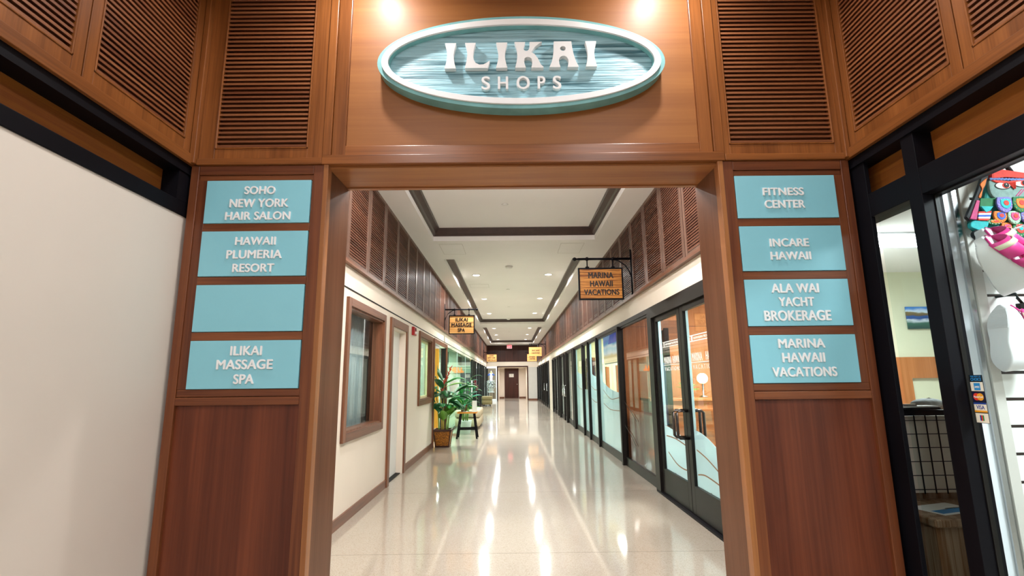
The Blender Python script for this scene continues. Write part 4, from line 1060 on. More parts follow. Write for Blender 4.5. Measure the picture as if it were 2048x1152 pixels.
# ---------------------------------------------------------------- far shop display
plain('feather_white', '#f4f4f2', rough=.7, noise=.03)
plain('garland_blue', '#3f5fae', rough=.5, noise=.3, nscale=30)
plain('lilac_cloth', '#d9d3ea', rough=.6, noise=.05)
plain('gold_yellow', '#e6c648', rough=.5, noise=.1)
def dress_form():
    t = thing('dress_form', 'white dress form with a feathery skirt and blue garland at the far shop', 'dress form', (-1.32, 33.3, 0))
    MB().box(-.2, .2, -.16, .16, .56, .6).build('stand_top', 'white_metal', t)
    for sx in (-1, 1):
        for sy in (-1, 1): MB().tube([(sx*.18, sy*.14, 0), (sx*.17, sy*.13, .56)], .016, 6).build('leg', 'black_metal', t)
    MB().lathe([(.14, .6), (.17, .72), (.15, .85), (.1, .95)], (0, 0, 0), 16).build('basket', 'feather_white', t, True)
    MB().lathe([(.12, .95), (.13, 1.15), (.1, 1.35), (.085, 1.45), (.13, 1.66), (.12, 1.78), (.05, 1.85), (.035, 1.93), (.001, 1.97)], (0, 0, 0), 20, sy=.7).build('torso', 'lilac_cloth', t, True)
    mb = MB(); rnd = random.Random(2)
    for k in range(120):
        az = rnd.uniform(0, 6.28)
        leaf(mb, (.06*math.cos(az), .06*math.sin(az), 1.3-.4*rnd.random()), az, rnd.uniform(-.3, .8), rnd.uniform(.25, .36), .08, rnd.uniform(.9, 2), seg=5)
    mb.build('feather_skirt', 'feather_white', t, True)
    g = MB()
    for sx in (-1, 1):
        for q in range(5): g.blob((sx*(.09+.025*q), -.06, 1.70+.03*math.sin(q*1.3)), (.04, .035, .05), 8, 6)
    g.build('garland', 'garland_blue', t, True)
    MB().blob((0, -.08, 1.84), (.04, .03, .07)).build('pendant', 'gold_yellow', t, True)
dress_form()
t = thing('white_display_rack', 'low white display rack beside the feathered dress form', 'rack', (-1.56, 34.25, 0))
for x in (-.06, .06): MB().box(x-.012, x+.012, -.1, .1, 0, .92).build('upright', 'white_metal', t)
for z in (.3, .6, .88): MB().box(-.048, .048, -.09, .09, z, z+.02).build('shelf', 'white_metal', t)

# ---------------------------------------------------------------- behind the cream wall
plain('curtain_grey', '#b6c4c8', rough=.7, noise=.08)
plain('curtain_dark', '#4e4945', rough=.8, noise=.2)
def drape(y0, y1, mat, label, x=-1.86, amp=.03, per=.11):
    mb = MB(); n = int((y1-y0)/.012); rings = []
    for i in range(n+1):
        y = y0+(y1-y0)*i/n; dx = amp*math.sin(6.283*(y-y0)/per)+.4*amp*math.sin(2.1*6.283*(y-y0)/per+1)
        rings.append([(x+dx, y, .1), (x+dx, y, 2.55), (x+dx-.004, y, 2.55), (x+dx-.004, y, .1)])
    t = thing('curtain', label, 'curtain', (0, 0, 0)); mb.ring(rings).build('cloth', mat, t, True)
    MB().tube([(x, y0-.02, 2.57), (x, y1+.02, 2.57)], .014, 8).build('rod', 'black_metal', t, True)
drape(5.2, 6.3, 'curtain_grey', 'grey sheer curtain behind the first window of the cream wall')
drape(6.34, 7.2, 'curtain_dark', 'dark brown curtain behind the far half of the first window')
for y, z0, z1, w, lab in ((13.35, 1.79, 2.13, .7, 'nearer dark panel hung inside the spa glass'), (16.8, 1.86, 2.14, .95, 'farther dark panel hung inside the spa glass')):
    t = thing('dark_wall_panel', lab, 'panel', (XL-.09, y, z0))
    MB().box(-.02, 0, 0, w, 0, z1-z0).build('face', 'curtain_dark', t); MB().box(-.03, -.02, .02, w-.02, .02, z1-z0-.02).build('backing', 'black_metal', t)
t = thing('neon_sign', 'orange lit letters inside the spa glass behind the plants', 'sign', (-2.35, 21.85, 1.68))
MB().box(-.5, .6, 0, .02, -.02, .3).build('backing', 'pale_green', t)
lettering('lettering', [('NELL', (-.3, .3, .05, .22))], lambda u, v, w: (u, -w, v), .03, 'neon_orange', t)
MB().box(-.1, .3, -.03, 0, .0, .02).build('tube_line', 'neon_orange', t)
plain('towel_white', '#e9ebe6', rough=.9)
t = thing('spa_cabinet', 'greenish shelf unit with white towels seen through the second window', 'cabinet', (-3.2, 9.5, 0))
MB().box(-.3, .3, -.5, .8, 0, 1.0).build('body', 'pale_green', t); MB().box(-.32, .32, -.52, .82, 1.0, 1.04).build('worktop', 'office_wood', t)
for k in range(3): MB().box(-.2, .2, -.35, .1, 1.045+.09*k, 1.12+.09*k).build('towel_stack', 'towel_white', t, bevel=.02)
# ---------------------------------------------------------------- rooms behind the glass storefronts
def right_rooms():
    o = room('wall_rooms_right'); X0 = XR+.13
    # first office: timber back wall facing the doors, pale side wall
    MB().box(X0-.1, 3.28, 8.34, 8.42, 0, 2.7).build('timber_partition', 'office_wood', o)
    sm = MB()
    for x in (2.25, 2.8): sm.box(x-.003, x+.003, 8.335, 8.34, 0, 2.7)
    for z in (1.6, 2.2): sm.box(X0, 3.28, 8.335, 8.34, z-.003, z+.003)
    sm.build('panel_seam', 'wood_end', o)
    MB().box(2.48, 2.78, 8.325, 8.335, 1.9, 2.3).build('light_panel', 'wood_front_x', o)
    MB().box(3.28, 5.0, 8.9, 9.0, 0, 2.7).build('far_white_wall', 'white_paint', o)
    MB().hexa([(2.95, 4.02, 0), (3.03, 4.02, 0), (4.6, 8.9, 0), (4.5, 8.9, 0)], [(2.95, 4.02, 2.7), (3.03, 4.02, 2.7), (4.6, 8.9, 2.7), (4.5, 8.9, 2.7)]).build('side_wall', 'white_paint', o)
    MB().box(X0-.1, 2.98, 3.95, 4.05, 0, 2.75).build('cross_wall', 'white_paint', o)
    MB().hexa([(X0-.1, 4.05, 2.68), (3.0, 4.05, 2.68), (4.6, 9.0, 2.68), (X0-.1, 9.0, 2.68)], [(X0-.1, 4.05, 2.74), (3.0, 4.05, 2.74), (4.6, 9.0, 2.74), (X0-.1, 9.0, 2.74)]).build('ceiling_tile', 'ceiling_paint', o)
    # second and further shops
    MB().box(4.0, 4.1, 9.0, YE, 0, 2.7).build('back_wall', 'lime_wall', o)
    MB().box(X0-.1, 4.0, 14.42, 14.5, 0, 2.7).build('divider', 'lime_wall', o)
    MB().box(X0-.1, 4.0, 22.02, 22.1, 0, 2.7).build('divider', 'white_paint', o)
    MB().box(X0-.1, 4.1, 9.0, YE, 2.68, 2.74).build('ceiling_tile', 'ceiling_paint', o)
    MB().box(3.1, 3.2, 14.5, 22.02, 0, 2.68).build('further_wall', 'cream_hall', o)
right_rooms()
area('office_light', (2.75, 6.2, 2.66), .6, 1.2, 150, NEUT)
for y in (9.8, 11.4, 13.2): area('office_light', (2.9, y, 2.66), .6, .6, 50, COOL)
area('office_light', (2.5, 16.5, 2.66), .5, .5, 22, NEUT); area('office_light', (2.5, 19.5, 2.66), .5, .5, 14, NEUT)
for y in (26, 30): area('office_light', (3.0, y, 2.66), .5, .5, 14, COOL)
def reception():
    t = thing('reception_desk', 'orange wood reception desk inside the glass door pair', 'desk', (2.55, 7.5, 0))
    MB().box(-.5, .45, 0, .5, 0, 1.02).build('body', 'office_wood', t, bevel=.004)
    MB().box(-.54, .49, -.05, .55, 1.02, 1.06).build('counter_top', 'office_wood', t, bevel=.006)
    MB().box(-.48, .43, -.006, 0, .1, .9).build('front_panel', 'wood_front_x', t)
    t = thing('globe_lamp', 'small glowing globe lamp on the reception desk', 'lamp', (2.92, 7.78, 1.062))
    MB().lathe([(.06, 0), (.065, .01), (.012, .03), (.012, .2), (.02, .22)], (0, 0, 0), 16).build('base', 'chrome', t, True)
    MATS.get('globe') or emitter('globe', '#ffe8b0', 4)
    MB().blob((0, 0, .28), (.08, .08, .08), 16, 10).build('shade', 'globe', t, True)
    t = thing('fan_palm', 'small fan palm in a pot on the reception desk', 'plant', (2.66, 7.72, 1.062))
    MB().lathe([(.05, 0), (.07, .1), (.06, .1), (.001, .09)], (0, 0, 0), 14).build('pot', 'terracotta_brown', t, True)
    mb = MB()
    for k in range(16): leaf(mb, (0, 0, .09), k*2.4, .4+.9*((k*7) % 10)/10, .13, .045, 1.0, stalk=.06, seg=5)
    mb.build('foliage', 'leaf_lime', t, True)
    t = thing('brochure_holder', 'white brochure holder on the reception desk', 'brochure holder', (2.3, 7.55, 1.062))
    MB().box(-.05, .05, 0, .05, 0, .05).build('tray', 'white_paint', t); MB().box(-.045, .045, .02, .03, .02, .22).build('brochure', 'white_paint', t)
    t = thing('patterned_screen', 'blue and white leaf patterned screen inside the office beyond the doors', 'screen', (3.42, 8.5, 0))
    m, nt, b = newmat('leaf_print'); tc = N(nt, 'ShaderNodeTexCoord'); v = N(nt, 'ShaderNodeTexVoronoi', Scale=9.0); v.feature = 'DISTANCE_TO_EDGE'
    nt.links.new(tc.outputs['Object'], v.inputs['Vector']); rp = N(nt, 'ShaderNodeValToRGB'); rp.color_ramp.elements[0].position = .05; rp.color_ramp.elements[0].color = lin('#e8eef2'); rp.color_ramp.elements[1].position = .09; rp.color_ramp.elements[1].color = lin('#20405a')
    nt.links.new(v.outputs['Distance'], rp.inputs[0]); nt.links.new(rp.outputs[0], b.inputs['Base Color'])
    MB().box(-.02, .4, 0, .03, .3, 1.1).build('cloth', 'leaf_print', t); fr = MB(); fr.box(-.05, -.02, 0, .03, 0, 1.13); fr.box(.4, .43, 0, .03, 0, 1.13); fr.box(-.02, .4, 0, .03, 1.1, 1.13); fr.build('frame', 'white_metal', t)
reception()
def beach_poster():
    t = thing('beach_poster', 'bright poster of a blue headland and beach behind the frosted storefront', 'poster', (1.925, 8.72, 1.66), 0)
    m, nt, b = newmat('beach_print')
    tc = N(nt, 'ShaderNodeTexCoord'); sp = N(nt, 'ShaderNodeSeparateXYZ'); nt.links.new(tc.outputs['Object'], sp.inputs[0])
    nz = N(nt, 'ShaderNodeTexNoise', Scale=2.2, Detail=5.0); nt.links.new(tc.outputs['Object'], nz.inputs['Vector'])
    ma = N(nt, 'ShaderNodeMath', operation='MULTIPLY_ADD'); ma.inputs[1].default_value = .12; nt.links.new(nz.outputs['Fac'], ma.inputs[0]); nt.links.new(sp.outputs[2], ma.inputs[2])
    mr = N(nt, 'ShaderNodeMapRange'); mr.inputs['From Min'].default_value = .0; mr.inputs['From Max'].default_value = .72; nt.links.new(ma.outputs[0], mr.inputs['Value'])
    rp = N(nt, 'ShaderNodeValToRGB'); e = rp.color_ramp.elements; e[0].color = lin('#f1e3a8'); e[1].color = lin('#6fa0ee')
    for p, c in ((.26, '#e9cf9c'), (.33, '#f4f6fb'), (.45, '#bfe3f2'), (.52, '#f2f6fa'), (.6, '#3fa9d8'), (.68, '#5a8fe0'), (.8, '#9cc4f5')): q_ = e.new(p); q_.color = lin(c)
    nt.links.new(mr.outputs[0], rp.inputs[0]); nt.links.new(rp.outputs[0], b.inputs['Base Color']); b.inputs['Roughness'].default_value = .4
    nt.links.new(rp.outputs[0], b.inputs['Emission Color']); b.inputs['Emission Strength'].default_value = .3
    MB().box(0, .02, 0, 1.78, 0, .56).build('print', 'beach_print', t)
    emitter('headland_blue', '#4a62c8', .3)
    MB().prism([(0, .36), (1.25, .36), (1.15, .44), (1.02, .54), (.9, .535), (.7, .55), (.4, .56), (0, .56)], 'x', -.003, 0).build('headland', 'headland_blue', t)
    MB().box(.02, .04, -.02, 1.80, -.02, .58).build('backing', 'white_metal', t)
beach_poster()
for i, y in enumerate((10.7, 11.9)):
    t = thing('timber_post', ('nearer', 'farther')[i]+' slim brown post under the beach poster', 'post', (2.25, y, 0)); MB().box(-.04, .04, -.04, .04, 0, 1.63).build('shaft', 'office_wood', t); MB().box(-.06, .06, -.06, .06, 0, .06).build('base', 'bronze_frame', t)
t = thing('mail_unit', 'dark slatted mailbox unit behind the glass, between frosted panes', 'mailbox', (XR+.04, 11.9, 1.1))
MB().box(0, .12, 0, .7, 0, .75).build('case', 'wood_end', t)
for k in range(5): MB().box(-.008, 0, .02, .68, .04+.14*k, .15+.14*k).build('box_front', 'wood_hall', t)
t = thing('reflection_panel', 'dark bronze and blue panel imitating a reflection in the dim glass pane', 'screen', (2.02, 6.6, 0))  # blue and brown faces stand in for tones reflected in the pane
plain('reflection_blue', '#4a6fb0', rough=.8)
MB().box(0, .04, 0, .72, .75, 1.55).build('panel', 'reflection_blue', t); MB().box(-.01, .05, -.03, 0, 0, 2.0).build('post', 'bronze_frame', t); MB().box(0, .04, 0, .72, 1.55, 1.98).build('top_panel', 'bronze_frame', t); MB().box(0, .04, 0, .72, 0, .75).build('base_panel', 'office_wood', t)

# ---------------------------------------------------------------- the sandal shop beside the portal
def shop_room():
    o = room('wall_shop'); y0 = 2.30
    # the office behind the shop
    MB().box(3.62, 6.6, 6.1, 6.2, 0, 2.7).build('back_wall', 'yellow_green_wall', o)
    MB().box(6.5, 6.6, -1, 6.1, 0, 2.7).build('far_side_wall', 'white_paint', o)
    MB().box(HR+.13, 6.6, -1.1, -1, 0, 2.7).build('street_side', 'white_paint', o)
    MB().box(HR+.13, 6.6, -1, 6.1, 2.62, 2.7).build('ceiling_tile', 'ceiling_paint', o)
    wb = MB(); wb.box(4.2, 4.78, 6.06, 6.1, 0, 1.32); wb.box(4.2, 5.3, 6.06, 6.1, 1.32, 1.57); wb.build('wood_divider', 'office_wood', o)
    MB().box(4.55, 4.556, 6.055, 6.06, 0, 1.57).build('divider_seam', 'wood_end', o)
shop_room()
def light_panel(x, y, label):
    t = thing('ceiling_light_panel', label, 'ceiling light', (x, y, 2.615))
    MB().box(-.5, .5, -.24, .24, 0, .006).build('diffuser', 'tube_panel', t)
    f_ = MB(); f_.box(-.53, -.5, -.27, .27, -.006, .006); f_.box(.5, .53, -.27, .27, -.006, .006); f_.box(-.5, .5, -.27, -.24, -.006, .006); f_.box(-.5, .5, .24, .27, -.006, .006); f_.build('frame', 'white_metal', t)
    area('panel_light', (x, y, 2.6), 1.0, .48, 42, COOL)
light_panel(3.6, 4.6, 'bright ceiling light panel seen through the narrow window beside the portal')
area('shop_light', (2.9, 1.35, 2.6), .4, .4, 38, COOL)
area('shop_light', (3.2, .2, 2.6), .6, .6, 24, COOL)
def slatwall():
    t = thing('slatwall', 'white slotted display wall holding the sandals and owl bag', 'display wall', (2.0, 2.282, 0))
    mb = MB(); p = .1165; z = .085; zs = []
    while z < 2.6:
        zs.append(z); mb.box(.185, 1.35, -.018, .012, z, min(2.6, z+p-.014)); z += p
    mb.build('board', 'white_paint', t)
    MB().box(.185, 1.35, .0, .02, 0, 2.6).build('groove_backing', 'crown_dark', t)
    MB().box(-.02, .14, -.0, .02, 0, 2.6).build('edge_board', 'white_metal', t)
    MB().box(.14, .185, -.02, .02, 0, 2.6).build('edge_trim', 'grey_wall', t)
    MB().box(.112, .137, -.012, 0, 0, 2.6).build('metal_channel', 'chrome', t)
slatwall()
plain('pink_leather', '#e23d8f', rough=.35, noise=.06)
plain('sole_white', '#eeeef0', rough=.5, noise=.03)
plain('cream_band', '#e9e3c4', rough=.5)
plain('insole', '#d8d4d6', rough=.6)
def sandal(label, pos, ang, flip=1):
    """wedge sandal, drawn in the plane of the display wall: length along u, toe at u = 0, sole on the lower side"""
    t = thing('wedge_sandal', label, 'sandal', pos); t.rotation_euler = (0, ang, 0)
    L_ = .25
    def sec(u):   # top and bottom of the sole along its length
        top = .02+.05*u**1.3; th = .032+.115*max(0, (u-.06))**.75
        return top, top-th
    rings = []
    for k in range(15):
        u = k/14; top, bot = sec(u); w = .042*(1-.9*abs(u*2-1)**5)*(1-.18*math.exp(-((u-.55)/.15)**2))+.002
        x = u*L_
        rings.append([(x, -w, top), (x, w, top), (x, w*.96, bot), (x, -w*.96, bot)])
    MB().ring(rings).build('sole', 'sole_white', t, True, bevel=.012)
    rings = []
    for k in range(13):
        u = .03+.94*k/12; top, _ = sec(u); w = .038*(1-.9*abs(u*2-1)**5)*(1-.2*math.exp(-((u-.55)/.15)**2))+.001; x = u*L_
        rings.append([(x, -w, top+.001), (x, w, top+.001), (x, w, top+.006), (x, -w, top+.006)])
    MB().ring(rings).build('insole', 'insole', t)
    def strap(nm, u0, u1, hgt, mat, lean=.0):
        rings = []
        n_ = 11
        for k in range(n_):
            a = math.pi*k/(n_-1); c, s_ = math.cos(a), math.sin(a); r_ = []
            for u, e in ((u0, 0), (u1, 0), (u1, .004), (u0, .004)):
                top, _ = sec(u); w = .043
                r_.append(((u+lean*s_)*L_, c*(w+e), top+s_*(hgt+e)))
            rings.append(r_)
        return MB().ring(rings).build(nm, mat, t, True)
    strap('toe_strap', .1, .42, .05, 'pink_leather', .06)
    strap('cream_strap', .16, .24, .057, 'cream_band', .05)
    strap('instep_strap', .46, .6, .062, 'pink_leather', .1)
    e = MB()
    for sy in (-1, 1): e.tube([(.03*L_, sy*.012, sec(.03)[0]+.004), (.15*L_, sy*.041, sec(.15)[0]+.004), (.5*L_, sy*.037, sec(.5)[0]+.004), (.85*L_, sy*.042, sec(.85)[0]+.004), (.98*L_, sy*.012, sec(.98)[0]+.004)], .004, 6)
    e.build('welt', 'pink_leather', t, True)
    rd = MB()
    for k in range(16):
        u = .06+.3*k/16; _, b = sec(u); w = .9*(.042*(1-.9*abs(u*2-1)**5)*(1-.18*math.exp(-((u-.55)/.15)**2))); rd.box(u*L_, u*L_+.003, -w, w, b-.002, b+.002)
    rd.build('tread', 'sole_white', t)
    return t
def pose(o, pos, ex, ez, k=1):
    ex = Vector(ex).normalized(); ez = Vector(ez); ez = (ez-ex*ez.dot(ex)).normalized(); ey = ez.cross(ex)
    m = Matrix.Identity(4)
    for i in range(3): m[i][0], m[i][1], m[i][2], m[i][3] = ex[i]*k, ey[i]*k, ez[i]*k, pos[i]
    o.matrix_world = m
s1 = sandal('pink and white wedge sandal under the owl bag, the lower one of its pair', (0, 0, 0), 0)
pose(s1, (2.028, 2.10, 1.93), (.65, .03, -.76), (.42, -.80, .36), 1.12)
s3 = sandal('pink and white wedge sandal under the owl bag, the upper one of its pair', (0, 0, 0), 0)
pose(s3, (2.098, 2.165, 1.985), (.65, .03, -.76), (.42, -.80, .36), 1.12)
s2 = sandal('pink and white wedge sandal hung upright on the lower hook', (0, 0, 0), 0)
pose(s2, (2.165, 2.185, 1.655), (.10, 0, -1), (.95, .12, .1), 1.15)
def peg(x, z, label, l=.1):
    t = thing('display_hook', label, 'hook', (x, 2.283, z))
    MB().tube([(0, 0, 0), (0, -l, .005), (0, -l-.01, .02)], .004, 8).build('wire', 'chrome', t, True)
    MB().box(-.02, .02, -.006, 0, -.02, .02).build('plate', 'chrome', t)
    return t
t = thing('display_hook', 'grey rod hook slanting across the owl bag', 'hook', (2.175, 2.262, 1.975))
MB().tube([(0, 0, 0), (-.008, -.1, -.012), (.15, -.14, .04)], .005, 8).build('wire', 'chrome', t, True)
MB().tube([(-.008, -.1, -.012), (.015, -.11, -.075), (.06, -.11, -.11)], .006, 8).build('plastic_hanger', 'bronze_frame', t, True)
t = thing('display_hook', 'dark plastic hanger holding the lower sandal', 'hook', (2.225, 2.262, 1.70))
MB().tube([(0, 0, 0), (0, -.09, .0), (-.006, -.1, -.02), (.012, -.1, -.045)], .006, 8).build('plastic_hanger', 'bronze_frame', t, True)
MB().box(-.01, .05, -.11, -.09, -.07, -.045).build('clip', 'bronze_frame', t)
def owl_bag():
    t = thing('owl_bag', 'colourful owl-faced cloth bag hanging high on the slotted wall', 'bag', (2.30, 2.23, 2.0))
    for nm, c in (('owl_red', '#e23a2c'), ('owl_grey', '#7d9a94'), ('owl_teal', '#0f7f78'), ('owl_green', '#15713f'), ('owl_black', '#17161c'), ('owl_orange', '#ef7a25'), ('owl_pink', '#c8447c'), ('owl_blue', '#2c5fc9'), ('owl_lilac', '#7d74c4'), ('owl_white', '#f4f1ec'), ('owl_aqua', '#14b0b4'), ('owl_lace', '#6f8fd0'), ('owl_yellow', '#e8c23a')):
        if nm not in MATS: plain(nm, c, rough=.7, noise=.16, nscale=60)
    # softly padded cloth pieces with a flat back
    def pad(nm, outline, y, dpt, mat, parent=None):
        mb = MB(); cx = sum(p[0] for p in outline)/len(outline); cz = sum(p[1] for p in outline)/len(outline)
        rings = [[(cx+(x-cx)*k, y-dp*dpt, cz+(z-cz)*k) for x, z in outline] for k, dp in ((1, 0), (1.0, .6), (.97, .9), (.9, 1.0))]
        return mb.ring(rings).build(nm, mat, parent or t, False)
    def soft(pts, n=5): return curve_strip(pts+[pts[0]], 0, n)[1][:-1]
    pad('body', soft([(-.044, .299), (.06, .282), (.15, .262), (.19, .1), (.17, -.03), (.04, -.03), (-.068, -.022), (-.124, .005), (-.15, .05), (-.11, .11), (-.07, .2)]), .03, .04, 'owl_teal')
    pad('side_gusset', [(-.063, .301), (-.045, .294), (-.055, .25), (-.115, .155), (-.16, .06), (-.179, .05), (-.192, .067), (-.156, .127), (-.114, .2), (-.09, .251)], -.004, .014, 'owl_black')
    pad('ribbon', soft([(-.065, .256), (-.081, .22), (-.095, .2), (-.11, .16), (-.12, .165), (-.099, .2), (-.102, .224), (-.087, .241)]), -.016, .006, 'owl_orange')
    pad('pink_panel', [(-.133, .148), (-.118, .146), (-.15, .053), (-.18, .057)], -.016, .006, 'owl_pink')
    pad('green_block', [(-.114, .157), (-.03, .157), (-.067, .112), (-.126, .112)], -.014, .008, 'owl_green')
    pad('teal_point', [(-.126, .116), (-.067, .115), (-.086, .093), (-.106, .086)], -.02, .008, 'owl_aqua')
    for k, c in enumerate(('owl_red', 'owl_white', 'owl_blue', 'owl_white', 'owl_red')):
        pad('stripe', [(-.138-.0018*k, .091-.0083*k), (-.076-.0036*k, .093-.0092*k), (-.0796-.0036*k, .0838-.0092*k), (-.1398-.0018*k, .0827-.0083*k)], -.02, .006, c)
    pad('face', soft([(-.06, .245), (.02, .243), (.13, .235), (.13, .18), (.045, .152), (-.035, .152), (-.062, .186)]), -.01, .012, 'owl_grey')
    pad('flap', [(-.044, .303), (.024, .292), (.15, .27), (.15, .246), (.09, .25), (.02, .256), (-.052, .251)], -.012, .018, 'owl_red')
    lc = MB()
    for k in range(24): lc.blob((-.055+.008*k, -.026, .248-.0003*k+.002*(k % 2)), (.006, .003, .007), 8, 5)
    lc.build('lace_trim', 'owl_lace', t, True)
    pad('brow', [(-.052, .243), (-.031, .231), (.026, .226), (.06, .233), (.12, .24), (.12, .246), (.024, .236), (-.02, .241)], -.022, .006, 'owl_red')
    for ex, ez in ((.0, .216), (.088, .226)):
        pad('eye_ring', ellipse(ex, ez, .039, .0185, 24), -.021, .003, 'owl_black')
        pad('eye', ellipse(ex-.002, ez, .034, .0155, 24), -.0235, .003, 'owl_white')
        pad('iris', ellipse(ex+.01, ez, .0165, .0135, 20), -.0262, .002, 'owl_red')
        pad('pupil', ellipse(ex+.0115, ez+.001, .012, .0115, 20), -.028, .002, 'owl_black')
        MB().blob((ex+.009, -.031, ez+.004), (.0035, .0015, .003), 8, 6).build('glint', 'owl_white', t, True)
    MB().ring([[(.022, -.026, .229), (.062, -.026, .234), (.045, -.038, .229)], [(.046, -.027, .198), (.054, -.027, .2), (.05, -.031, .198)]]).build('beak', 'owl_red', t)
    for q_ in range(2): pad('whisker_band', [(.085+.012*q_, .20), (.09+.012*q_, .2), (.055+.012*q_, .165), (.05+.012*q_, .166)], -.022, .002, 'owl_pink')
    # feather patches: lobes, rounded below, the upper ones lying over the lower
    def lobe(x, z, w, h): return soft([(x-w*.8, z+h), (x+w*.8, z+h), (x+w, z+h*.3), (x+w*.85, z-h*.5), (x+w*.3, z-h), (x-w*.3, z-h), (x-w*.85, z-h*.5), (x-w, z+h*.3)], 4)
    lob = [(-.015, .006, .024, .032, 'owl_orange', 'owl_pink'), (.04, .004, .03, .033, 'owl_green', 'owl_red'), (.095, .0, .028, .033, 'owl_teal', 'owl_orange'), (-.072, .04, .036, .012, 'owl_green', 'owl_orange'),
           (-.044, .064, .03, .027, 'owl_orange', 'owl_blue'), (.018, .06, .029, .03, 'owl_pale', 'owl_pink'), (.075, .062, .028, .03, 'owl_lilac', 'owl_red'), (-.02, .12, .036, .036, 'owl_lilac', 'owl_aqua'), (.05, .12, .034, .036, 'owl_green', 'owl_orange'), (.118, .118, .034, .036, 'owl_blue', 'owl_pink')]
    plain('owl_pale', '#9cc7a6', rough=.7, noise=.16, nscale=60)
    for k, (x, z, w, h, c1, c2) in enumerate(lob):
        y = -.013-.0022*k
        p = pad('feather_patch', lobe(x, z, w, h), y, .007, c1)
        pad('inner_patch', lobe(x+.1*w, z+.12*h, w*.66, h*.62), y-.0068, .002, c2, p)
        pad('inner_disc', ellipse(x+.15*w, z+.2*h, w*.34, h*.34, 16), y-.0086, .0015, 'owl_red' if c2 != 'owl_red' else 'owl_aqua', p)
        d = MB()
        for q_ in range(12):
            an = .5236*q_; d.blob((x+w*.83*math.cos(an), y-.008, z-.05*h+h*.8*math.sin(an)), (.0024, .0012, .0024), 6, 4)
        d.build('stitch_trim', 'owl_white' if k % 2 else 'owl_yellow', p, True)
    pad('tail_tuft', soft([(-.195, .032), (-.177, .044), (-.143, .042), (-.109, .036), (-.138, -.009), (-.169, .001), (-.195, .014)]), -.02, .016, 'owl_aqua')
    MB().blob((-.163, -.03, -.022), (.034, .018, .024), 18, 10).build('toggle', 'owl_black', t, True)
    MB().tube([(-.05, -.0, .295), (-.03, -.01, .33), (.04, -.01, .335), (.08, -.0, .285)], .01, 8).build('strap', 'owl_black', t, True)
owl_bag()
def white_tag(x, z, label):
    t = thing('price_tag', label, 'price tag', (x, 2.14, z)); MB().box(-.03, .03, -.002, .002, -.06, 0).build('card', 'white_paint', t); MB().tube([(0, 0, 0), (0, .02, .05)], .001, 5).build('string', 'grey_wall', t)
white_tag(2.36, 1.985, 'white price tag below the owl bag, cut by the picture edge')
def decals():
    t = thing('card_decal', 'strip of payment card stickers on the shop glass by the black post', 'sticker', (HR+.0765, 2.112, 1.155))
    for nm, c in (('card_black', '#15171c'), ('card_cream', '#efe9d6'), ('card_blue', '#2a8fd0'), ('card_navy', '#171a3c'), ('card_red', '#e5392b'), ('card_yellow', '#f2a52a'), ('card_deep', '#1b3f94'), ('card_green', '#2a8a4a')): plain(nm, c, rough=.4)
    def pl(nm, y0, y1, z0, z1, m_, k): return MB().box(-.0006*k, -.0006*(k-1), -y1+.03, -y0+.03, z0, z1).build(nm, m_, t)
    W_ = .06
    pl('strip', 0, W_, 0, .195, 'card_black', 1)
    pl('cell', .002, W_-.002, .002, .04, 'card_cream', 2); pl('cell', .002, W_-.002, .044, .083, 'card_cream', 2); pl('cell', .002, W_-.002, .086, .126, 'card_navy', 2); pl('cell', .002, W_-.002, .129, .166, 'card_cream', 2)
    pl('blue_badge', .017, .045, .133, .162, 'card_blue', 3); pl('blue_band', .002, W_-.002, .076, .083, 'card_deep', 3); pl('gold_band', .002, W_-.002, .044, .051, 'card_yellow', 3)
    for k, c in enumerate(('card_deep', 'card_red', 'card_green')): pl('emblem_bar', .021+.006*k, .0265+.006*k, .01, .032, c, 3)
    for dy, c, k in ((.021, 'card_red', 3), (.038, 'card_yellow', 4)):
        MB().prism([(-dy+.03+.015*math.cos(.2618*i), .106+.015*math.sin(.2618*i)) for i in range(24)], 'x', -.0006*k, -.0006*(k-1)).build('disc', c, t)
    mp = lambda k: (lambda u, v, w: (-.0006*k-w, -u+.03, v))
    lettering('lettering', [('CHOICE', (.006, .054, .171, .183))], mp(1), .0004, 'card_blue', t)
    lettering('lettering', [('VISA', (.012, .048, .056, .072))], mp(2), .0004, 'card_deep', t)
    lettering('lettering', [('MasterCard', (.01, .05, .102, .110))], mp(4), .0004, 'white_paint', t)
    lettering('lettering', [('AMEX', (.02, .042, .142, .150))], mp(3), .0004, 'white_paint', t)
    lettering('lettering', [('THE WAY OF', (.006, .054, .186, .192))], mp(1), .0004, 'card_blue', t)
decals()
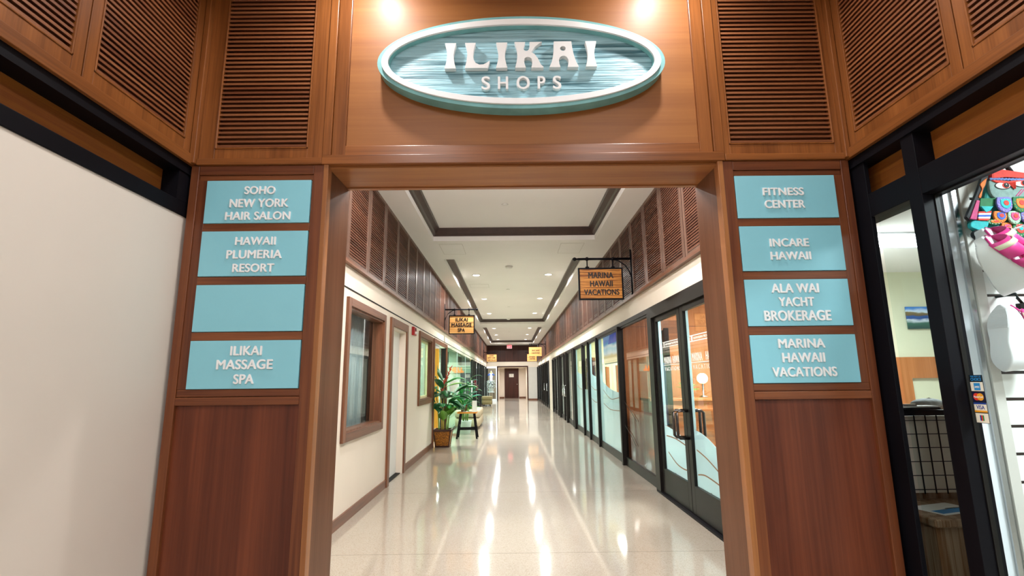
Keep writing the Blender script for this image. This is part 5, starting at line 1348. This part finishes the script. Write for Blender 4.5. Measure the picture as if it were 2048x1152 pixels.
# seen through the narrow window
def picture():
    t = thing('seascape_picture', 'small seascape picture on the yellow-green office wall', 'picture', (4.84, 6.07, 1.91))
    m, nt, b = newmat('seascape'); tc = N(nt, 'ShaderNodeTexCoord'); sp = N(nt, 'ShaderNodeSeparateXYZ'); nt.links.new(tc.outputs['Object'], sp.inputs[0])
    nz = N(nt, 'ShaderNodeTexNoise', Scale=9.0, Detail=5.0); mp = N(nt, 'ShaderNodeMapping'); mp.inputs['Scale'].default_value = (.5, 1, 1.5); nt.links.new(tc.outputs['Object'], mp.inputs[0]); nt.links.new(mp.outputs[0], nz.inputs['Vector'])
    ma = N(nt, 'ShaderNodeMath', operation='MULTIPLY_ADD'); ma.inputs[1].default_value = .1; nt.links.new(nz.outputs['Fac'], ma.inputs[0]); nt.links.new(sp.outputs[2], ma.inputs[2])
    mr = N(nt, 'ShaderNodeMapRange'); mr.inputs['From Min'].default_value = .04; mr.inputs['From Max'].default_value = .36; nt.links.new(ma.outputs[0], mr.inputs['Value'])
    rp = N(nt, 'ShaderNodeValToRGB'); e = rp.color_ramp.elements; e[0].color = lin('#274a4a'); e[1].color = lin('#1f63c0')
    for p, c in ((.25, '#3c6a5a'), (.34, '#cfdbe6'), (.4, '#2b4f92'), (.52, '#2f5aa0'), (.56, '#6e5a3c'), (.66, '#7d7048'), (.7, '#cfe0f2'), (.82, '#4f8fdb')): e.new(p).color = lin(c)
    nt.links.new(mr.outputs[0], rp.inputs[0]); nt.links.new(rp.outputs[0], b.inputs['Base Color'])
    MB().box(0, .55, 0, .02, 0, .27).build('print', 'seascape', t); MB().box(.01, .54, .02, .028, .01, .26).build('stretcher_frame', 'crown_dark', t)
picture()
def grid_display():
    t = thing('grid_display', 'black wire grid display in front of pale panels by the narrow window', 'display rack', (2.15, 2.95, 0))
    MB().box(-.05, .55, .03, .06, .70, 1.12).build('pale_backing', 'cream_wall', t)
    g = MB()
    for k in range(10): g.box(-.04+.064*k, -.036+.064*k, .0, .006, .70, 1.14)
    for k in range(6): g.box(-.05, .55, .006, .010, .72+.075*k, .724+.075*k)
    g.build('wire_grid', 'black_metal', t)
    MB().box(-.06, .56, -.015, .03, 1.125, 1.155).build('top_bar', 'black_metal', t)
    t2 = thing('oak_counter', 'weathered oak counter below the wire grid display', 'counter', (2.12, 2.62, 0))
    MB().box(-.05, .75, .0, .52, 0, .62).build('body', 'counter_oak', t2); MB().box(-.07, .77, -.025, .54, .62, .66).build('worktop', 'counter_oak', t2, bevel=.008)
    MB().box(-.05, .75, .40, .52, .66, .70).build('upstand', 'counter_oak', t2)
    for i, (x, y, a, lab) in enumerate(((2.27, 2.78, .3, 'blue and white leaflet lying on the oak counter, nearer the wire grid'), (2.42, 2.72, .12, 'pale leaflet lying on the oak counter beside the blue one'))):
        p = thing('leaflet', lab, 'leaflet', (x, y, .6605), a)
        MB().box(-.14, .14, -.08, .1, 0, .002).build('sheet', 'white_paint', p)
        MB().box(-.12, .1, -.06, .0, .002, .0025).build('printed_photo', 'card_blue' if i == 0 else 'grey_wall', p)
    c = thing('clipboard', 'black clipboard with papers resting on the wire grid rail', 'clipboard', (2.3, 2.96, 1.158), .1)
    MB().box(-.13, .16, -.03, .06, 0, .012).build('board', 'black_metal', c); MB().box(-.12, .15, -.025, .055, .012, .02).build('paper_stack', 'white_paint', c); MB().box(-.06, .02, -.02, .0, .02, .032).build('clip', 'chrome', c)
    plain('dotted_grey', '#c4ccce', rough=.7, noise=.2, nscale=40)
    b = thing('dotted_pouch', 'pale dotted fabric pouch beyond the wire grid rail', 'pouch', (2.72, 3.35, 1.12))
    MB().blob((0, 0, .042), (.11, .07, .042), 20, 10).build('body', 'dotted_grey', b, True); MB().tube([(-.10, 0, .05), (0, -.015, .085), (.10, 0, .05)], .004, 6).build('zip', 'grey_wall', b)
    s = thing('side_cabinet', 'low cabinet carrying the dotted pouch inside the office', 'cabinet', (2.72, 3.38, 0))
    MB().box(-.3, .3, -.15, .2, 0, 1.08).build('body', 'cream_wall', s); MB().box(-.32, .32, -.17, .22, 1.08, 1.12).build('worktop', 'office_wood', s)
grid_display()
